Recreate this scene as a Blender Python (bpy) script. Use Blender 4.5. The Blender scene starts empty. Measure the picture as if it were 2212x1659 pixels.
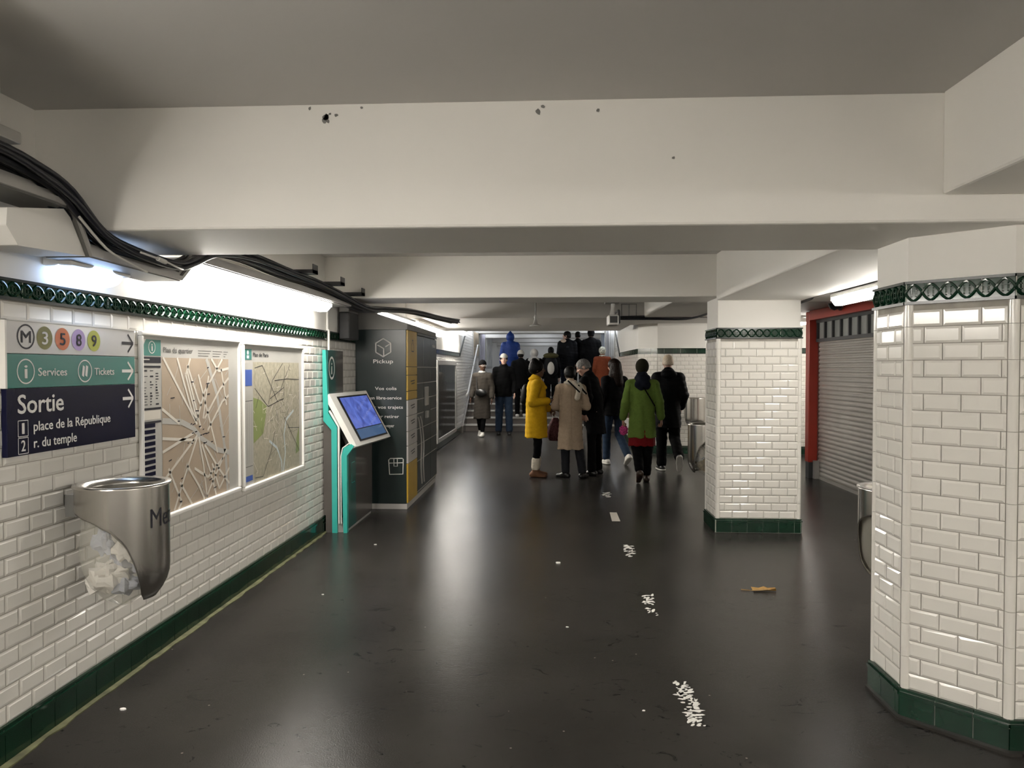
import bpy, bmesh, math, random
import numpy as np
from mathutils import Vector, Matrix
random.seed(7)
S = bpy.context.scene
COL = S.collection

# ------------------------------------------------------------------ camera
cam_d = bpy.data.cameras.new('camera'); cam = bpy.data.objects.new('camera', cam_d); COL.objects.link(cam)
cam_d.sensor_width = 36.0; cam_d.lens = 1600.0*36.0/2212.0; cam_d.clip_start = 0.05; cam_d.clip_end = 200
cam.location = (0, 0, 1.6)
cam.rotation_euler = (math.radians(90-1.2336), 0, math.radians(3.0053))
S.camera = cam
# ------------------------------------------------------------------ world, exposure
W = bpy.data.worlds.new('world'); S.world = W; W.use_nodes = True
W.node_tree.nodes['Background'].inputs[0].default_value = (0.012, 0.012, 0.013, 1)
S.view_settings.view_transform = 'Standard'; S.view_settings.look = 'None'
S.view_settings.gamma = 1.0; S.view_settings.use_curve_mapping = False
S.view_settings.exposure = 2.0
S.cycles.max_bounces = 10; S.cycles.diffuse_bounces = 6; S.cycles.glossy_bounces = 4
S.cycles.transmission_bounces = 6; S.cycles.transparent_max_bounces = 8
S.cycles.sample_clamp_indirect = 4.0
S.cycles.caustics_reflective = False; S.cycles.caustics_refractive = False
S.cycles.use_denoising = True

# lamp colours and strengths
WARM = (1.0, 0.955, 0.88); COOL = (0.42, 0.62, 1.0); HALL = (0.86, 0.92, 1.0)
L_TUBE = 13.0; L_BULK = 1.7; L_HALL = 2.7

# ------------------------------------------------------------------ materials
def mk(name, col, rough=0.5, metal=0.0, var=0.05, scale=5.0, bump=0.0, bscale=40.0, coat=0.0, rvar=0.0, spec=0.5, detail=4.0, aniso=None, sheen=0.0):
    m = bpy.data.materials.new(name); m.use_nodes = True
    nt = m.node_tree; b = nt.nodes['Principled BSDF']
    b.inputs['Roughness'].default_value = rough; b.inputs['Metallic'].default_value = metal
    b.inputs['Coat Weight'].default_value = coat; b.inputs['Specular IOR Level'].default_value = spec
    if sheen: b.inputs['Sheen Weight'].default_value = sheen
    tc = nt.nodes.new('ShaderNodeTexCoord')
    nz = nt.nodes.new('ShaderNodeTexNoise'); nz.inputs['Scale'].default_value = scale; nz.inputs['Detail'].default_value = detail
    vec = tc.outputs['Object']
    if aniso:
        mp = nt.nodes.new('ShaderNodeMapping'); mp.inputs['Scale'].default_value = aniso
        nt.links.new(vec, mp.inputs['Vector']); vec = mp.outputs['Vector']
    nt.links.new(vec, nz.inputs['Vector'])
    rp = nt.nodes.new('ShaderNodeValToRGB')
    rp.color_ramp.elements[0].position = 0.3; rp.color_ramp.elements[1].position = 0.7
    lo = [max(0, c*(1-var)) for c in col]; hi = [min(1, c*(1+var)) for c in col]
    rp.color_ramp.elements[0].color = (*lo, 1); rp.color_ramp.elements[1].color = (*hi, 1)
    nt.links.new(nz.outputs['Fac'], rp.inputs['Fac']); nt.links.new(rp.outputs['Color'], b.inputs['Base Color'])
    if rvar:
        mr = nt.nodes.new('ShaderNodeMapRange'); mr.inputs['To Min'].default_value = max(0.02, rough-rvar); mr.inputs['To Max'].default_value = min(1, rough+rvar)
        nt.links.new(nz.outputs['Fac'], mr.inputs['Value']); nt.links.new(mr.outputs['Result'], b.inputs['Roughness'])
    if bump:
        n2 = nt.nodes.new('ShaderNodeTexNoise'); n2.inputs['Scale'].default_value = bscale; n2.inputs['Detail'].default_value = 5
        nt.links.new(vec, n2.inputs['Vector'])
        bp = nt.nodes.new('ShaderNodeBump'); bp.inputs['Strength'].default_value = bump; bp.inputs['Distance'].default_value = 0.01
        nt.links.new(n2.outputs['Fac'], bp.inputs['Height']); nt.links.new(bp.outputs['Normal'], b.inputs['Normal'])
    return m

def mk_emit(name, col, strength):
    m = mk(name, (0.9, 0.9, 0.9), 0.4, var=0.01)
    b = m.node_tree.nodes['Principled BSDF']
    b.inputs['Emission Color'].default_value = (*col, 1); b.inputs['Emission Strength'].default_value = strength
    return m

def mk_floor():
    m = mk('asphalt_floor', (0.033, 0.0305, 0.0275), 0.21, var=0.2, scale=1.4, spec=0.08, rvar=0.05, detail=6)
    nt = m.node_tree; b = nt.nodes['Principled BSDF']; L = nt.links
    tc = [n for n in nt.nodes if n.type == 'TEX_COORD'][0]
    base = b.inputs['Base Color'].links[0].from_socket
    # pale specks
    v = nt.nodes.new('ShaderNodeTexVoronoi'); v.inputs['Scale'].default_value = 9.0; v.inputs['Randomness'].default_value = 1.0
    L.new(tc.outputs['Object'], v.inputs['Vector'])
    lt = nt.nodes.new('ShaderNodeMath'); lt.operation = 'LESS_THAN'; lt.inputs[1].default_value = 0.045
    L.new(v.outputs['Distance'], lt.inputs[0])
    n3 = nt.nodes.new('ShaderNodeTexNoise'); n3.inputs['Scale'].default_value = 2.3; L.new(tc.outputs['Object'], n3.inputs['Vector'])
    gt = nt.nodes.new('ShaderNodeMath'); gt.operation = 'GREATER_THAN'; gt.inputs[1].default_value = 0.56; L.new(n3.outputs['Fac'], gt.inputs[0])
    mu = nt.nodes.new('ShaderNodeMath'); mu.operation = 'MULTIPLY'; L.new(lt.outputs[0], mu.inputs[0]); L.new(gt.outputs[0], mu.inputs[1])
    mx = nt.nodes.new('ShaderNodeMix'); mx.data_type = 'RGBA'
    L.new(mu.outputs[0], mx.inputs[0]); L.new(base, mx.inputs[6]); mx.inputs[7].default_value = (0.16, 0.145, 0.125, 1)
    # dark scuffs
    mp = nt.nodes.new('ShaderNodeMapping'); mp.inputs['Scale'].default_value = (2.2, 3.2, 1); mp.inputs['Rotation'].default_value = (0, 0, 0.6); L.new(tc.outputs['Object'], mp.inputs['Vector'])
    n4 = nt.nodes.new('ShaderNodeTexNoise'); n4.inputs['Scale'].default_value = 2.6; n4.inputs['Detail'].default_value = 9; n4.inputs['Roughness'].default_value = 0.72; n4.inputs['Distortion'].default_value = 1.5
    L.new(mp.outputs[0], n4.inputs['Vector'])
    r4 = nt.nodes.new('ShaderNodeValToRGB'); r4.color_ramp.elements[0].position = 0.60; r4.color_ramp.elements[1].position = 0.66
    L.new(n4.outputs['Fac'], r4.inputs['Fac'])
    m2 = nt.nodes.new('ShaderNodeMix'); m2.data_type = 'RGBA'
    L.new(r4.outputs['Color'], m2.inputs[0]); L.new(mx.outputs[2], m2.inputs[6]); m2.inputs[7].default_value = (0.010, 0.0095, 0.009, 1)
    L.new(m2.outputs[2], b.inputs['Base Color'])
    # grain
    n5 = nt.nodes.new('ShaderNodeTexNoise'); n5.inputs['Scale'].default_value = 160; n5.inputs['Detail'].default_value = 3; L.new(tc.outputs['Object'], n5.inputs['Vector'])
    n6 = nt.nodes.new('ShaderNodeTexNoise'); n6.inputs['Scale'].default_value = 5; n6.inputs['Detail'].default_value = 3; L.new(tc.outputs['Object'], n6.inputs['Vector'])
    ad = nt.nodes.new('ShaderNodeMath'); ad.operation = 'MULTIPLY_ADD'; ad.inputs[1].default_value = 1.2
    L.new(n6.outputs['Fac'], ad.inputs[0]); L.new(n5.outputs['Fac'], ad.inputs[2])
    bp = nt.nodes.new('ShaderNodeBump'); bp.inputs['Strength'].default_value = 0.10; bp.inputs['Distance'].default_value = 0.012
    L.new(ad.outputs[0], bp.inputs['Height']); L.new(bp.outputs['Normal'], b.inputs['Normal'])
    return m

M = {}
M['floor'] = mk_floor()
M['plaster'] = mk('painted_plaster', (0.80, 0.78, 0.74), 0.55, var=0.025, scale=0.9, bump=0.06, bscale=7)
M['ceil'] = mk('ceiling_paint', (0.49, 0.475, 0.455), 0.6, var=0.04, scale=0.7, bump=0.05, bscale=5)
M['tile'] = mk('white_glazed_tile', (0.76, 0.735, 0.685), 0.13, var=0.02, scale=3, spec=0.5)
M['grout'] = mk('tile_grout', (0.34, 0.32, 0.28), 0.8, var=0.15, scale=14)
M['green'] = mk('green_glazed_tile', (0.0045, 0.028, 0.014), 0.1, var=0.25, scale=6, spec=0.6)
M['greenl'] = mk('pale_green_glaze', (0.02, 0.10, 0.06), 0.08, var=0.2, scale=8, spec=0.7)
M['black'] = mk('black_trim', (0.008, 0.012, 0.01), 0.2, var=0.2)
M['pgrout'] = mk('pale_grout', (0.5, 0.5, 0.45), 0.8)
M['dirt'] = mk('mossy_floor_edge', (0.10, 0.10, 0.045), 0.8, var=0.5, scale=12)
M['white'] = mk('white_enamel', (0.80, 0.78, 0.74), 0.3, var=0.02)
M['grey'] = mk('grey_metal', (0.20, 0.195, 0.185), 0.45, metal=0.3, var=0.06)
M['lgrey'] = mk('light_grey_metal', (0.42, 0.41, 0.39), 0.4, metal=0.2, var=0.05)
M['dgrey'] = mk('dark_grey_metal', (0.035, 0.037, 0.04), 0.4, var=0.1)
M['steel'] = mk('brushed_steel', (0.52, 0.50, 0.47), 0.24, metal=1.0, var=0.06, scale=30, aniso=(40, 40, 1.0))
M['blk'] = mk('black_plastic', (0.010, 0.010, 0.011), 0.4, var=0.1)
M['cable'] = mk('dark_cable', (0.008, 0.009, 0.014), 0.38, var=0.2)
M['wcable'] = mk('white_cable', (0.6, 0.58, 0.54), 0.4)
M['tubeL'] = mk_emit('fluorescent_diffuser', WARM, L_TUBE)
M['tubeS'] = mk_emit('aisle_diffuser', WARM, L_TUBE*0.62)
M['bulkL'] = mk_emit('bulkhead_diffuser', (0.45, 0.64, 1.0), L_BULK)
M['hallL'] = mk_emit('hall_diffuser', HALL, L_HALL)
M['red'] = mk('red_lacquer', (0.42, 0.035, 0.018), 0.35, var=0.05)
M['shutter'] = mk('shutter_slats', (0.50, 0.475, 0.44), 0.38, metal=0.25, var=0.06, scale=2.0)
M['pane'] = mk('frosted_pane', (0.42, 0.44, 0.42), 0.25, var=0.15, scale=1.5)
M['navy'] = mk('navy_enamel', (0.0045, 0.005, 0.024), 0.25, var=0.05, spec=0.2)
M['teal'] = mk('sign_teal', (0.055, 0.22, 0.19), 0.25, var=0.03)
M['signw'] = mk('sign_white', (0.62, 0.61, 0.60), 0.16, var=0.02)
M['letw'] = mk('white_lettering', (0.82, 0.80, 0.76), 0.4, var=0.01)
M['letd'] = mk('dark_lettering', (0.012, 0.012, 0.02), 0.4, var=0.01)
M['olive'] = mk('line_olive', (0.15, 0.14, 0.01), 0.25)
M['orange'] = mk('line_orange', (0.60, 0.13, 0.03), 0.25)
M['lilac'] = mk('line_lilac', (0.42, 0.30, 0.60), 0.25)
M['lime'] = mk('line_lime', (0.45, 0.48, 0.04), 0.25)
M['kteal'] = mk('kiosk_teal', (0.045, 0.42, 0.36), 0.3, var=0.03)
M['kdteal'] = mk('kiosk_dark_teal', (0.02, 0.11, 0.10), 0.25, var=0.05)
M['kgrey'] = mk('kiosk_grey_panel', (0.10, 0.088, 0.08), 0.18, var=0.06)
M['lock'] = mk('locker_green', (0.013, 0.024, 0.023), 0.3, var=0.06)
M['yellow'] = mk('locker_yellow', (0.52, 0.33, 0.035), 0.35, var=0.03)
M['lwhite'] = mk('locker_white', (0.52, 0.50, 0.48), 0.35, var=0.03)
M['mapbg'] = mk('map_tan', (0.40, 0.32, 0.24), 0.4, var=0.10, scale=2.5)
M['mapbg2'] = mk('map_grey_tan', (0.40, 0.37, 0.28), 0.4, var=0.16, scale=30)
M['mapw'] = mk('map_road_white', (0.66, 0.62, 0.55), 0.35)
M['mapg'] = mk('map_grey', (0.45, 0.44, 0.41), 0.35)
M['mapgreen'] = mk('map_green', (0.24, 0.29, 0.10), 0.4)
M['mapblue'] = mk('map_blue', (0.06, 0.12, 0.42), 0.35)
M['river'] = mk('map_river', (0.55, 0.62, 0.64), 0.35)
M['bag'] = None

def mk_screen():
    m = mk('screen_glass', (0.01, 0.01, 0.015), 0.1, var=0.05)
    nt = m.node_tree; b = nt.nodes['Principled BSDF']
    tc = [n for n in nt.nodes if n.type == 'TEX_COORD'][0]
    w = nt.nodes.new('ShaderNodeTexNoise'); w.inputs['Scale'].default_value = 5; w.inputs['Detail'].default_value = 8; w.inputs['Distortion'].default_value = 1.2
    nt.links.new(tc.outputs['Object'], w.inputs['Vector'])
    r = nt.nodes.new('ShaderNodeValToRGB')
    r.color_ramp.elements[0].position = 0.35; r.color_ramp.elements[0].color = (0.045, 0.065, 0.26, 1)
    r.color_ramp.elements[1].position = 0.62; r.color_ramp.elements[1].color = (0.10, 0.15, 0.50, 1)
    nt.links.new(w.outputs['Fac'], r.inputs['Fac']); nt.links.new(r.outputs['Color'], b.inputs['Emission Color'])
    b.inputs['Emission Strength'].default_value = 0.30
    return m
M['screen'] = mk_screen()

def mk_clear(name, col, alpha, rough=0.08):
    m = mk(name, col, rough, var=0.02, spec=0.5, bump=0.25, bscale=9)
    m.node_tree.nodes['Principled BSDF'].inputs['Alpha'].default_value = alpha
    return m
M['bag'] = mk_clear('clear_bag_film', (0.62, 0.60, 0.52), 0.30)
M['glass'] = mk_clear('display_glass', (0.05, 0.055, 0.055), 0.55, 0.05)

# ------------------------------------------------------------------ mesh builder
class MB:
    def __init__(s): s.v = []; s.f = []; s.m = []; s.s = []
    def add(s, vs, fs, mi=0, sm=False):
        o = len(s.v); s.v.extend([tuple(map(float, p)) for p in vs])
        for f in fs: s.f.append(tuple(i+o for i in f)); s.m.append(mi); s.s.append(sm)
    def box(s, x0, y0, z0, x1, y1, z1, mi=0):
        x0, x1 = sorted((x0, x1)); y0, y1 = sorted((y0, y1)); z0, z1 = sorted((z0, z1))
        s.add([(x0,y0,z0),(x1,y0,z0),(x1,y1,z0),(x0,y1,z0),(x0,y0,z1),(x1,y0,z1),(x1,y1,z1),(x0,y1,z1)],
              [(0,3,2,1),(4,5,6,7),(0,1,5,4),(1,2,6,5),(2,3,7,6),(3,0,4,7)], mi)
    def prism(s, pts, vec, mi=0, sm=False):
        n = len(pts); vec = Vector(vec); P = [Vector(p) for p in pts]
        nr = Vector((0,0,0))
        for i in range(n): nr += P[i].cross(P[(i+1) % n])
        if nr.dot(vec) > 0: P.reverse()
        vs = P+[p+vec for p in P]
        s.add(vs, [tuple(range(n)), tuple(range(2*n-1, n-1, -1))], mi)
        s.add(vs, [(i, i+n, (i+1) % n+n, (i+1) % n) for i in range(n)], mi, sm)
    def poly(s, pts, mi=0): s.add(pts, [tuple(range(len(pts)))], mi)
    def tube(s, pts, r, n=8, mi=0, closed=False, caps=True, flat=None):
        P = [Vector(p) for p in pts]; k = len(P)
        rr = r if isinstance(r, (list, tuple)) else [r]*k
        vs = []; u = None
        for i in range(k):
            if closed: t = (P[(i+1) % k]-P[i-1])
            else: t = P[min(i+1, k-1)]-P[max(i-1, 0)]
            t = t.normalized() if t.length > 1e-9 else Vector((0,0,1))
            if u is None:
                a = Vector((0,0,1)) if abs(t.z) < 0.9 else Vector((1,0,0))
                u = t.cross(a).normalized()
            else:
                u = u-t*u.dot(t)
                u = u.normalized() if u.length > 1e-9 else t.orthogonal().normalized()
            w = t.cross(u)
            for j in range(n):
                a = 2*math.pi*j/n+math.pi/n
                vs.append(P[i]+(u*math.cos(a)+w*math.sin(a))*rr[i])
        fs = []
        for i in range(k if closed else k-1):
            for j in range(n):
                a = i*n+j; b = i*n+(j+1) % n; c = ((i+1) % k)*n+(j+1) % n; d = ((i+1) % k)*n+j
                fs.append((a, b, c, d))
        s.add(vs, fs, mi, n > 5)
        if caps and not closed:
            s.add(vs[:n], [tuple(range(n-1, -1, -1))], mi); s.add(vs[-n:], [tuple(range(n))], mi)
    def lathe(s, prof, c=(0,0,0), n=24, mi=0, a0=0.0, a1=2*math.pi, caps=True):
        full = abs(a1-a0-2*math.pi) < 1e-6; k = n if full else n+1; vs = []
        for r, z in prof:
            for j in range(k):
                a = a0+(a1-a0)*j/n; vs.append((c[0]+r*math.cos(a), c[1]+r*math.sin(a), c[2]+z))
        fs = []
        for i in range(len(prof)-1):
            for j in range(n):
                fs.append((i*k+j, i*k+(j+1) % k, (i+1)*k+(j+1) % k, (i+1)*k+j))
        s.add(vs, fs, mi, True)
        if caps and full:
            if prof[0][0] > 1e-5: s.add(vs[:k], [tuple(range(k-1, -1, -1))], mi)
            if prof[-1][0] > 1e-5: s.add(vs[-k:], [tuple(range(k))], mi)
    def ell(s, c, rx, ry, rz, n=12, mi=0, rot=None):
        vs = []; fs = []; h = max(4, n//2)
        for i in range(h+1):
            t = math.pi*i/h
            for j in range(n):
                a = 2*math.pi*j/n
                p = Vector((rx*math.sin(t)*math.cos(a), ry*math.sin(t)*math.sin(a), rz*math.cos(t)))
                if rot: p = rot @ p
                vs.append(p+Vector(c))
        for i in range(h):
            for j in range(n):
                fs.append((i*n+j, (i+1)*n+j, (i+1)*n+(j+1) % n, i*n+(j+1) % n))
        s.add(vs, fs, mi, True)
    def strip(s, pts, w, nrm, mi=0, lift=0.0):
        # flat ribbon along pts lying in the plane with normal nrm
        P = [Vector(p) for p in pts]; N = Vector(nrm)
        for i in range(len(P)-1):
            t = (P[i+1]-P[i])
            if t.length < 1e-6: continue
            q = N.cross(t.normalized())*(w/2); l = N*lift
            s.poly([P[i]-q+l, P[i+1]-q+l, P[i+1]+q+l, P[i]+q+l], mi)
    def disc(s, c, u, v, r, mi=0, n=28, r2=0.0, ru=None):
        c = Vector(c); u = Vector(u); v = Vector(v); ru = ru or r
        out = [c+u*ru*math.cos(2*math.pi*i/n)+v*r*math.sin(2*math.pi*i/n) for i in range(n)]
        if not r2: s.poly(out, mi)
        else:
            k = r2/r; inn = [c+(p-c)*k for p in out]
            s.add(out+inn, [(i, (i+1) % n, (i+1) % n+n, i+n) for i in range(n)], mi)
    def text(s, body, o, u, v, h, w=None, mi=0, centre=False, bold=0.0):
        vs, fs, bb = text_geo(body); o = Vector(o); u = Vector(u); v = Vector(v)
        k = h/0.70; kw = k if w is None else w/(bb[2]-bb[0])
        off = -(bb[2]-bb[0])*kw/2 if centre else 0.0
        n = u.cross(v)
        for i, q in enumerate(((-0.025, 0.0), (0.025, 0.0), (0.0, -0.018), (0.0, 0.018))):   # heavier strokes
            s.add([o+n*(0.0004*i)+u*((x-bb[0])*kw+off+q[0]*h)+v*(y*k+q[1]*h) for x, y in vs], fs, mi)

_TX = {}
def text_geo(body, bold=0.0):
    key = (body, bold)
    if key not in _TX:
        c = bpy.data.curves.new('lettering', 'FONT'); c.body = body; c.size = 1.0; c.resolution_u = 3; c.offset = bold
        o = bpy.data.objects.new('lettering', c); COL.objects.link(o)
        dg = bpy.context.evaluated_depsgraph_get(); dg.update()
        me = bpy.data.meshes.new_from_object(o.evaluated_get(dg))
        vs = [(p.co.x, p.co.y) for p in me.vertices]; fs = [tuple(p.vertices) for p in me.polygons]
        xs = [p[0] for p in vs]; ys = [p[1] for p in vs]
        _TX[key] = (vs, fs, (min(xs), min(ys), max(xs), max(ys)))
        bpy.data.objects.remove(o); bpy.data.meshes.remove(me); bpy.data.curves.remove(c)
    return _TX[key]

ORG = {}
def tag(o, label=None, cat=None, group=None, kind=None):
    if label: o['label'] = label
    if cat: o['category'] = cat
    if group: o['group'] = group
    if kind: o['kind'] = kind
    return o
def thing(name, label, cat, loc, group=None, kind=None):
    o = bpy.data.objects.new(name, None); o.empty_display_size = 0.1; COL.objects.link(o)
    o.location = loc; ORG[o.name] = Vector(loc)
    return tag(o, label, cat, group, kind)
def obj(name, mb, mats, parent=None, bevel=0.0, label=None, cat=None, group=None, kind=None, org=None, seg=2, flip=False):
    me = bpy.data.meshes.new(name)
    if parent is not None: org = ORG[parent.name]
    elif org is None:
        a = np.array(mb.v); org = Vector((float((a[:,0].min()+a[:,0].max())/2), float((a[:,1].min()+a[:,1].max())/2), float(a[:,2].min())))
    org = Vector(org)
    me.from_pydata([(p[0]-org.x, p[1]-org.y, p[2]-org.z) for p in mb.v], [], mb.f)
    if not isinstance(mats, (list, tuple)): mats = [mats]
    for m in mats: me.materials.append(M[m] if isinstance(m, str) else m)
    me.polygons.foreach_set('material_index', mb.m); me.polygons.foreach_set('use_smooth', mb.s)
    me.update()
    o = bpy.data.objects.new(name, me); COL.objects.link(o)
    if parent is not None: o.parent = parent
    else: o.location = org
    ORG[o.name] = org
    if bevel:
        b = o.modifiers.new('edge', 'BEVEL'); b.width = bevel; b.segments = seg; b.limit_method = 'ANGLE'; b.angle_limit = 0.6
    return tag(o, label, cat, group, kind)
def dup(root, loc, label=None, group=None):
    def cp(o, par):
        c = o.copy(); COL.objects.link(c); ORG[c.name] = ORG[o.name]
        if par: c.parent = par
        for ch in list(o.children): cp(ch, c)
        return c
    c = cp(root, None); c.location = loc
    if label: c['label'] = label
    if group: c['group'] = group
    return c
# ------------------------------------------------------------------ lamps (fixtures with their own light)
def tube_fixture(name, label, x, y0, y1, z, group, segs=2, mat='tubeL', side=1, drop=0.07, wid=0.16, support=None):
    t = thing(name, label, 'lamp', (x, (y0+y1)/2, z-drop), group)
    b = MB(); b.box(x-wid*0.55, y0, z, x+wid*0.55, y1, z+0.035)
    obj('body', b, 'white', t, bevel=0.006)
    if support == 'wall': 
        for yy in (y0+0.15, y1-0.15):
            c = MB(); c.box(-2.217, yy-0.02, z+0.005, x-wid*0.5, yy+0.02, z+0.03); obj('bracket', c, 'white', t)
    elif support:
        for yy in (y0+0.12, y1-0.12):
            c = MB(); c.box(x-0.012, yy-0.012, z+0.03, x+0.012, yy+0.012, support); obj('bracket', c, 'white', t)
    L = (y1-y0)/segs
    for k in range(segs):
        d = MB(); a = y0+k*L+0.006; e = y0+(k+1)*L-0.006
        w = wid*0.5
        prof = [(-w, 0.0), (-w*0.85, -drop*0.55), (-w*0.45, -drop), (w*0.45, -drop), (w*0.85, -drop*0.55), (w, 0.0)]
        d.prism([(x+px, a, z+pz-0.001) for px, pz in prof], (0, e-a, 0))
        obj('diffuser', d, mat, t)
    for yy in (y0, y1):
        e = MB(); e.box(x-wid*0.52, yy-0.012 if yy == y0 else yy-0.004, z-0.03, x+wid*0.52, yy+0.004 if yy == y0 else yy+0.012, z+0.03)
        obj('end_cap', e, 'white', t)
    return t
LG = 'strip lights along the left wall'
tube_fixture('strip_light', 'long bright white strip light over the two wall maps', -2.08, 4.05, 6.68, 2.185, LG, 2, support='wall')
tube_fixture('strip_light', 'white strip light on the wall above the near end of the green parcel locker', -2.08, 8.62, 10.85, 2.27, LG, 2, support='wall', drop=0.10)
tube_fixture('strip_light', 'white strip light on the wall past the green parcel locker', -2.08, 11.15, 13.9, 2.29, LG, 2, support='wall', drop=0.10)
tube_fixture('strip_light', 'white strip light on the left wall just before the stairs', -2.08, 15.3, 17.6, 2.45, LG, 2, support='wall')
tube_fixture('strip_light', 'white strip light on the left wall before the direction sign, outside the view', -2.08, 0.35, 1.75, 2.20, LG, 1, support='wall', drop=0.11)
tube_fixture('strip_light', 'white strip light on the left wall beside the viewpoint', -2.08, -1.6, -0.2, 2.15, LG, 1, support='wall')
tube_fixture('strip_light', 'white strip light on the left wall well behind the viewpoint', -2.08, -4.4, -2.2, 2.15, LG, 2, support='wall')
tube_fixture('strip_light', 'added white strip light far behind the viewpoint on the right, for brightness', 1.46, -4.6, -2.4, 2.0, LG, 2, mat='tubeS', support=2.71)  # lamp added out of view to brighten the near beam and ceiling
tube_fixture('strip_light', 'added white strip light behind the viewpoint, brightening the left wall', 1.46, -1.9, -0.5, 2.02, LG, 1, mat='tubeS', support=2.71)  # unseen lamp added to lift the left wall tiles near the bin
RG = 'strip lights of the side aisle'
tube_fixture('strip_light', 'white strip light in front of the red shop header', 2.55, 5.72, 6.75, 2.225, RG, 1, mat='tubeS', support=2.27, wid=0.12)
tube_fixture('strip_light', 'white strip light of the side aisle behind the near tiled column', 2.55, 4.3, 5.5, 2.225, RG, 1, support=2.27, wid=0.12)
tube_fixture('strip_light', 'white strip light of the side aisle beside the viewpoint', 2.92, -1.4, 0.6, 2.31, RG, 2, support=2.43)
tube_fixture('strip_light', 'white strip light of the side aisle near the back wall', 4.0, 12.0, 13.2, 2.36, RG, 1, support=2.43)
SG = 'strip lights of the stairs and the upper hall'
for i, (y0, y1, z) in enumerate([(18.3, 20.8, 2.72), (21.0, 22.4, 2.86), (23.4, 24.9, 2.92)]):
    tube_fixture('strip_light', ['cool white strip light high on the left wall at the foot of the stairs', 'cool white strip light high on the left wall halfway up the stairs', 'cool white strip light high on the left wall at the top of the stairs'][i],
                 -2.08, y0, y1, z, SG, 2, mat='hallL', support='wall')
def right_fix(y0, y1, z, label):
    t = tube_fixture('strip_light', label, 1.5, y0, y1, z, SG, 2, mat='hallL', support=3.1)
right_fix(18.75, 21.0, 2.72, 'cool white strip light high on the right side of the stairs')
right_fix(21.2, 22.4, 2.88, 'cool white strip light high on the right side at the top of the stairs')
tube_fixture('strip_light', 'added cool white strip light brightening the first upper hall beams', -0.3, 23.5, 24.8, 2.9, SG, 2, mat='hallL', support=3.1)  # added lamp, lights the front of the beam behind it
tube_fixture('strip_light', 'added cool white strip light brightening the beams deeper in the upper hall', -0.3, 26.0, 27.5, 2.9, SG, 2, mat='hallL', support=3.1)  # another added lamp between beams, so the next front shows lit

# ------------------------------------------------------------------ structure helpers
Z = Vector((0, 0, 1))
WX = -2.22
def tiles(mb, O, u, n, x0, x1, z0, z1, ph=0.0, clip=None, tw=0.15, th=0.075, mi=0, bottom=None):
    O = Vector(O); u = Vector(u); n = Vector(n); b = 0.0105; g = 0.0016
    rows = int(round((z1-z0)/th))
    for k in range(rows):
        za = z0+k*th; zb = za+th
        off = (k % 2)*tw/2+ph
        j0 = int(math.floor((x0-off)/tw))-1; j1 = int(math.ceil((x1-off)/tw))+1
        for j in range(j0, j1):
            a = max(x0, off+j*tw); c = min(x1, off+(j+1)*tw)
            if c-a < 0.018: continue
            if clip and zb > clip((a+c)/2): continue
            if bottom and za < bottom((a+c)/2): continue
            jit = random.uniform(-0.0006, 0.0006); tl = random.uniform(-0.0008, 0.0008)
            A = (a+g, za+g, c-g, zb-g)
            P = lambda x, z, d: O+u*x+Z*z+n*d
            d0 = 0.0025; d1 = 0.0075+jit
            vs = [P(A[0],A[1],d0), P(A[2],A[1],d0), P(A[2],A[3],d0), P(A[0],A[3],d0),
                  P(A[0]+b,A[1]+b,d1+tl), P(A[2]-b,A[1]+b,d1-tl), P(A[2]-b,A[3]-b,d1-tl), P(A[0]+b,A[3]-b,d1+tl)]
            mb.add(vs, [(4,5,6,7),(0,1,5,4),(1,2,6,5),(2,3,7,6),(3,0,4,7)], mi)
def slab(mb, O, u, n, x0, x1, z0, z1, d0, d1, mi=0):
    O = Vector(O); u = Vector(u); n = Vector(n)
    P = [O+u*x0+Z*z0+n*d0, O+u*x1+Z*z0+n*d0, O+u*x1+Z*z1+n*d0, O+u*x0+Z*z1+n*d0]
    mb.prism(P, n*(d1-d0), mi)
def base_tiles(mb, O, u, n, x0, x1, h, tw=0.15, d=0.02, mi=0):
    # dark green plinth tiles, each with a stepped moulding on top; mi+1 = pale joints behind
    slab(mb, O, u, n, x0, x1, 0, h-0.012, 0, d-0.006, mi+1)
    x = x0
    while x < x1-0.01:
        e = min(x+tw, x1)
        slab(mb, O, u, n, x+0.002, e-0.002, 0.004, h-0.034, d-0.008, d, mi)
        slab(mb, O, u, n, x+0.002, e-0.002, h-0.031, h-0.016, d-0.008, d+0.006, mi)
        slab(mb, O, u, n, x+0.001, e-0.001, h-0.014, h, -0.002, d-0.003, mi)
        x = e
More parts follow.
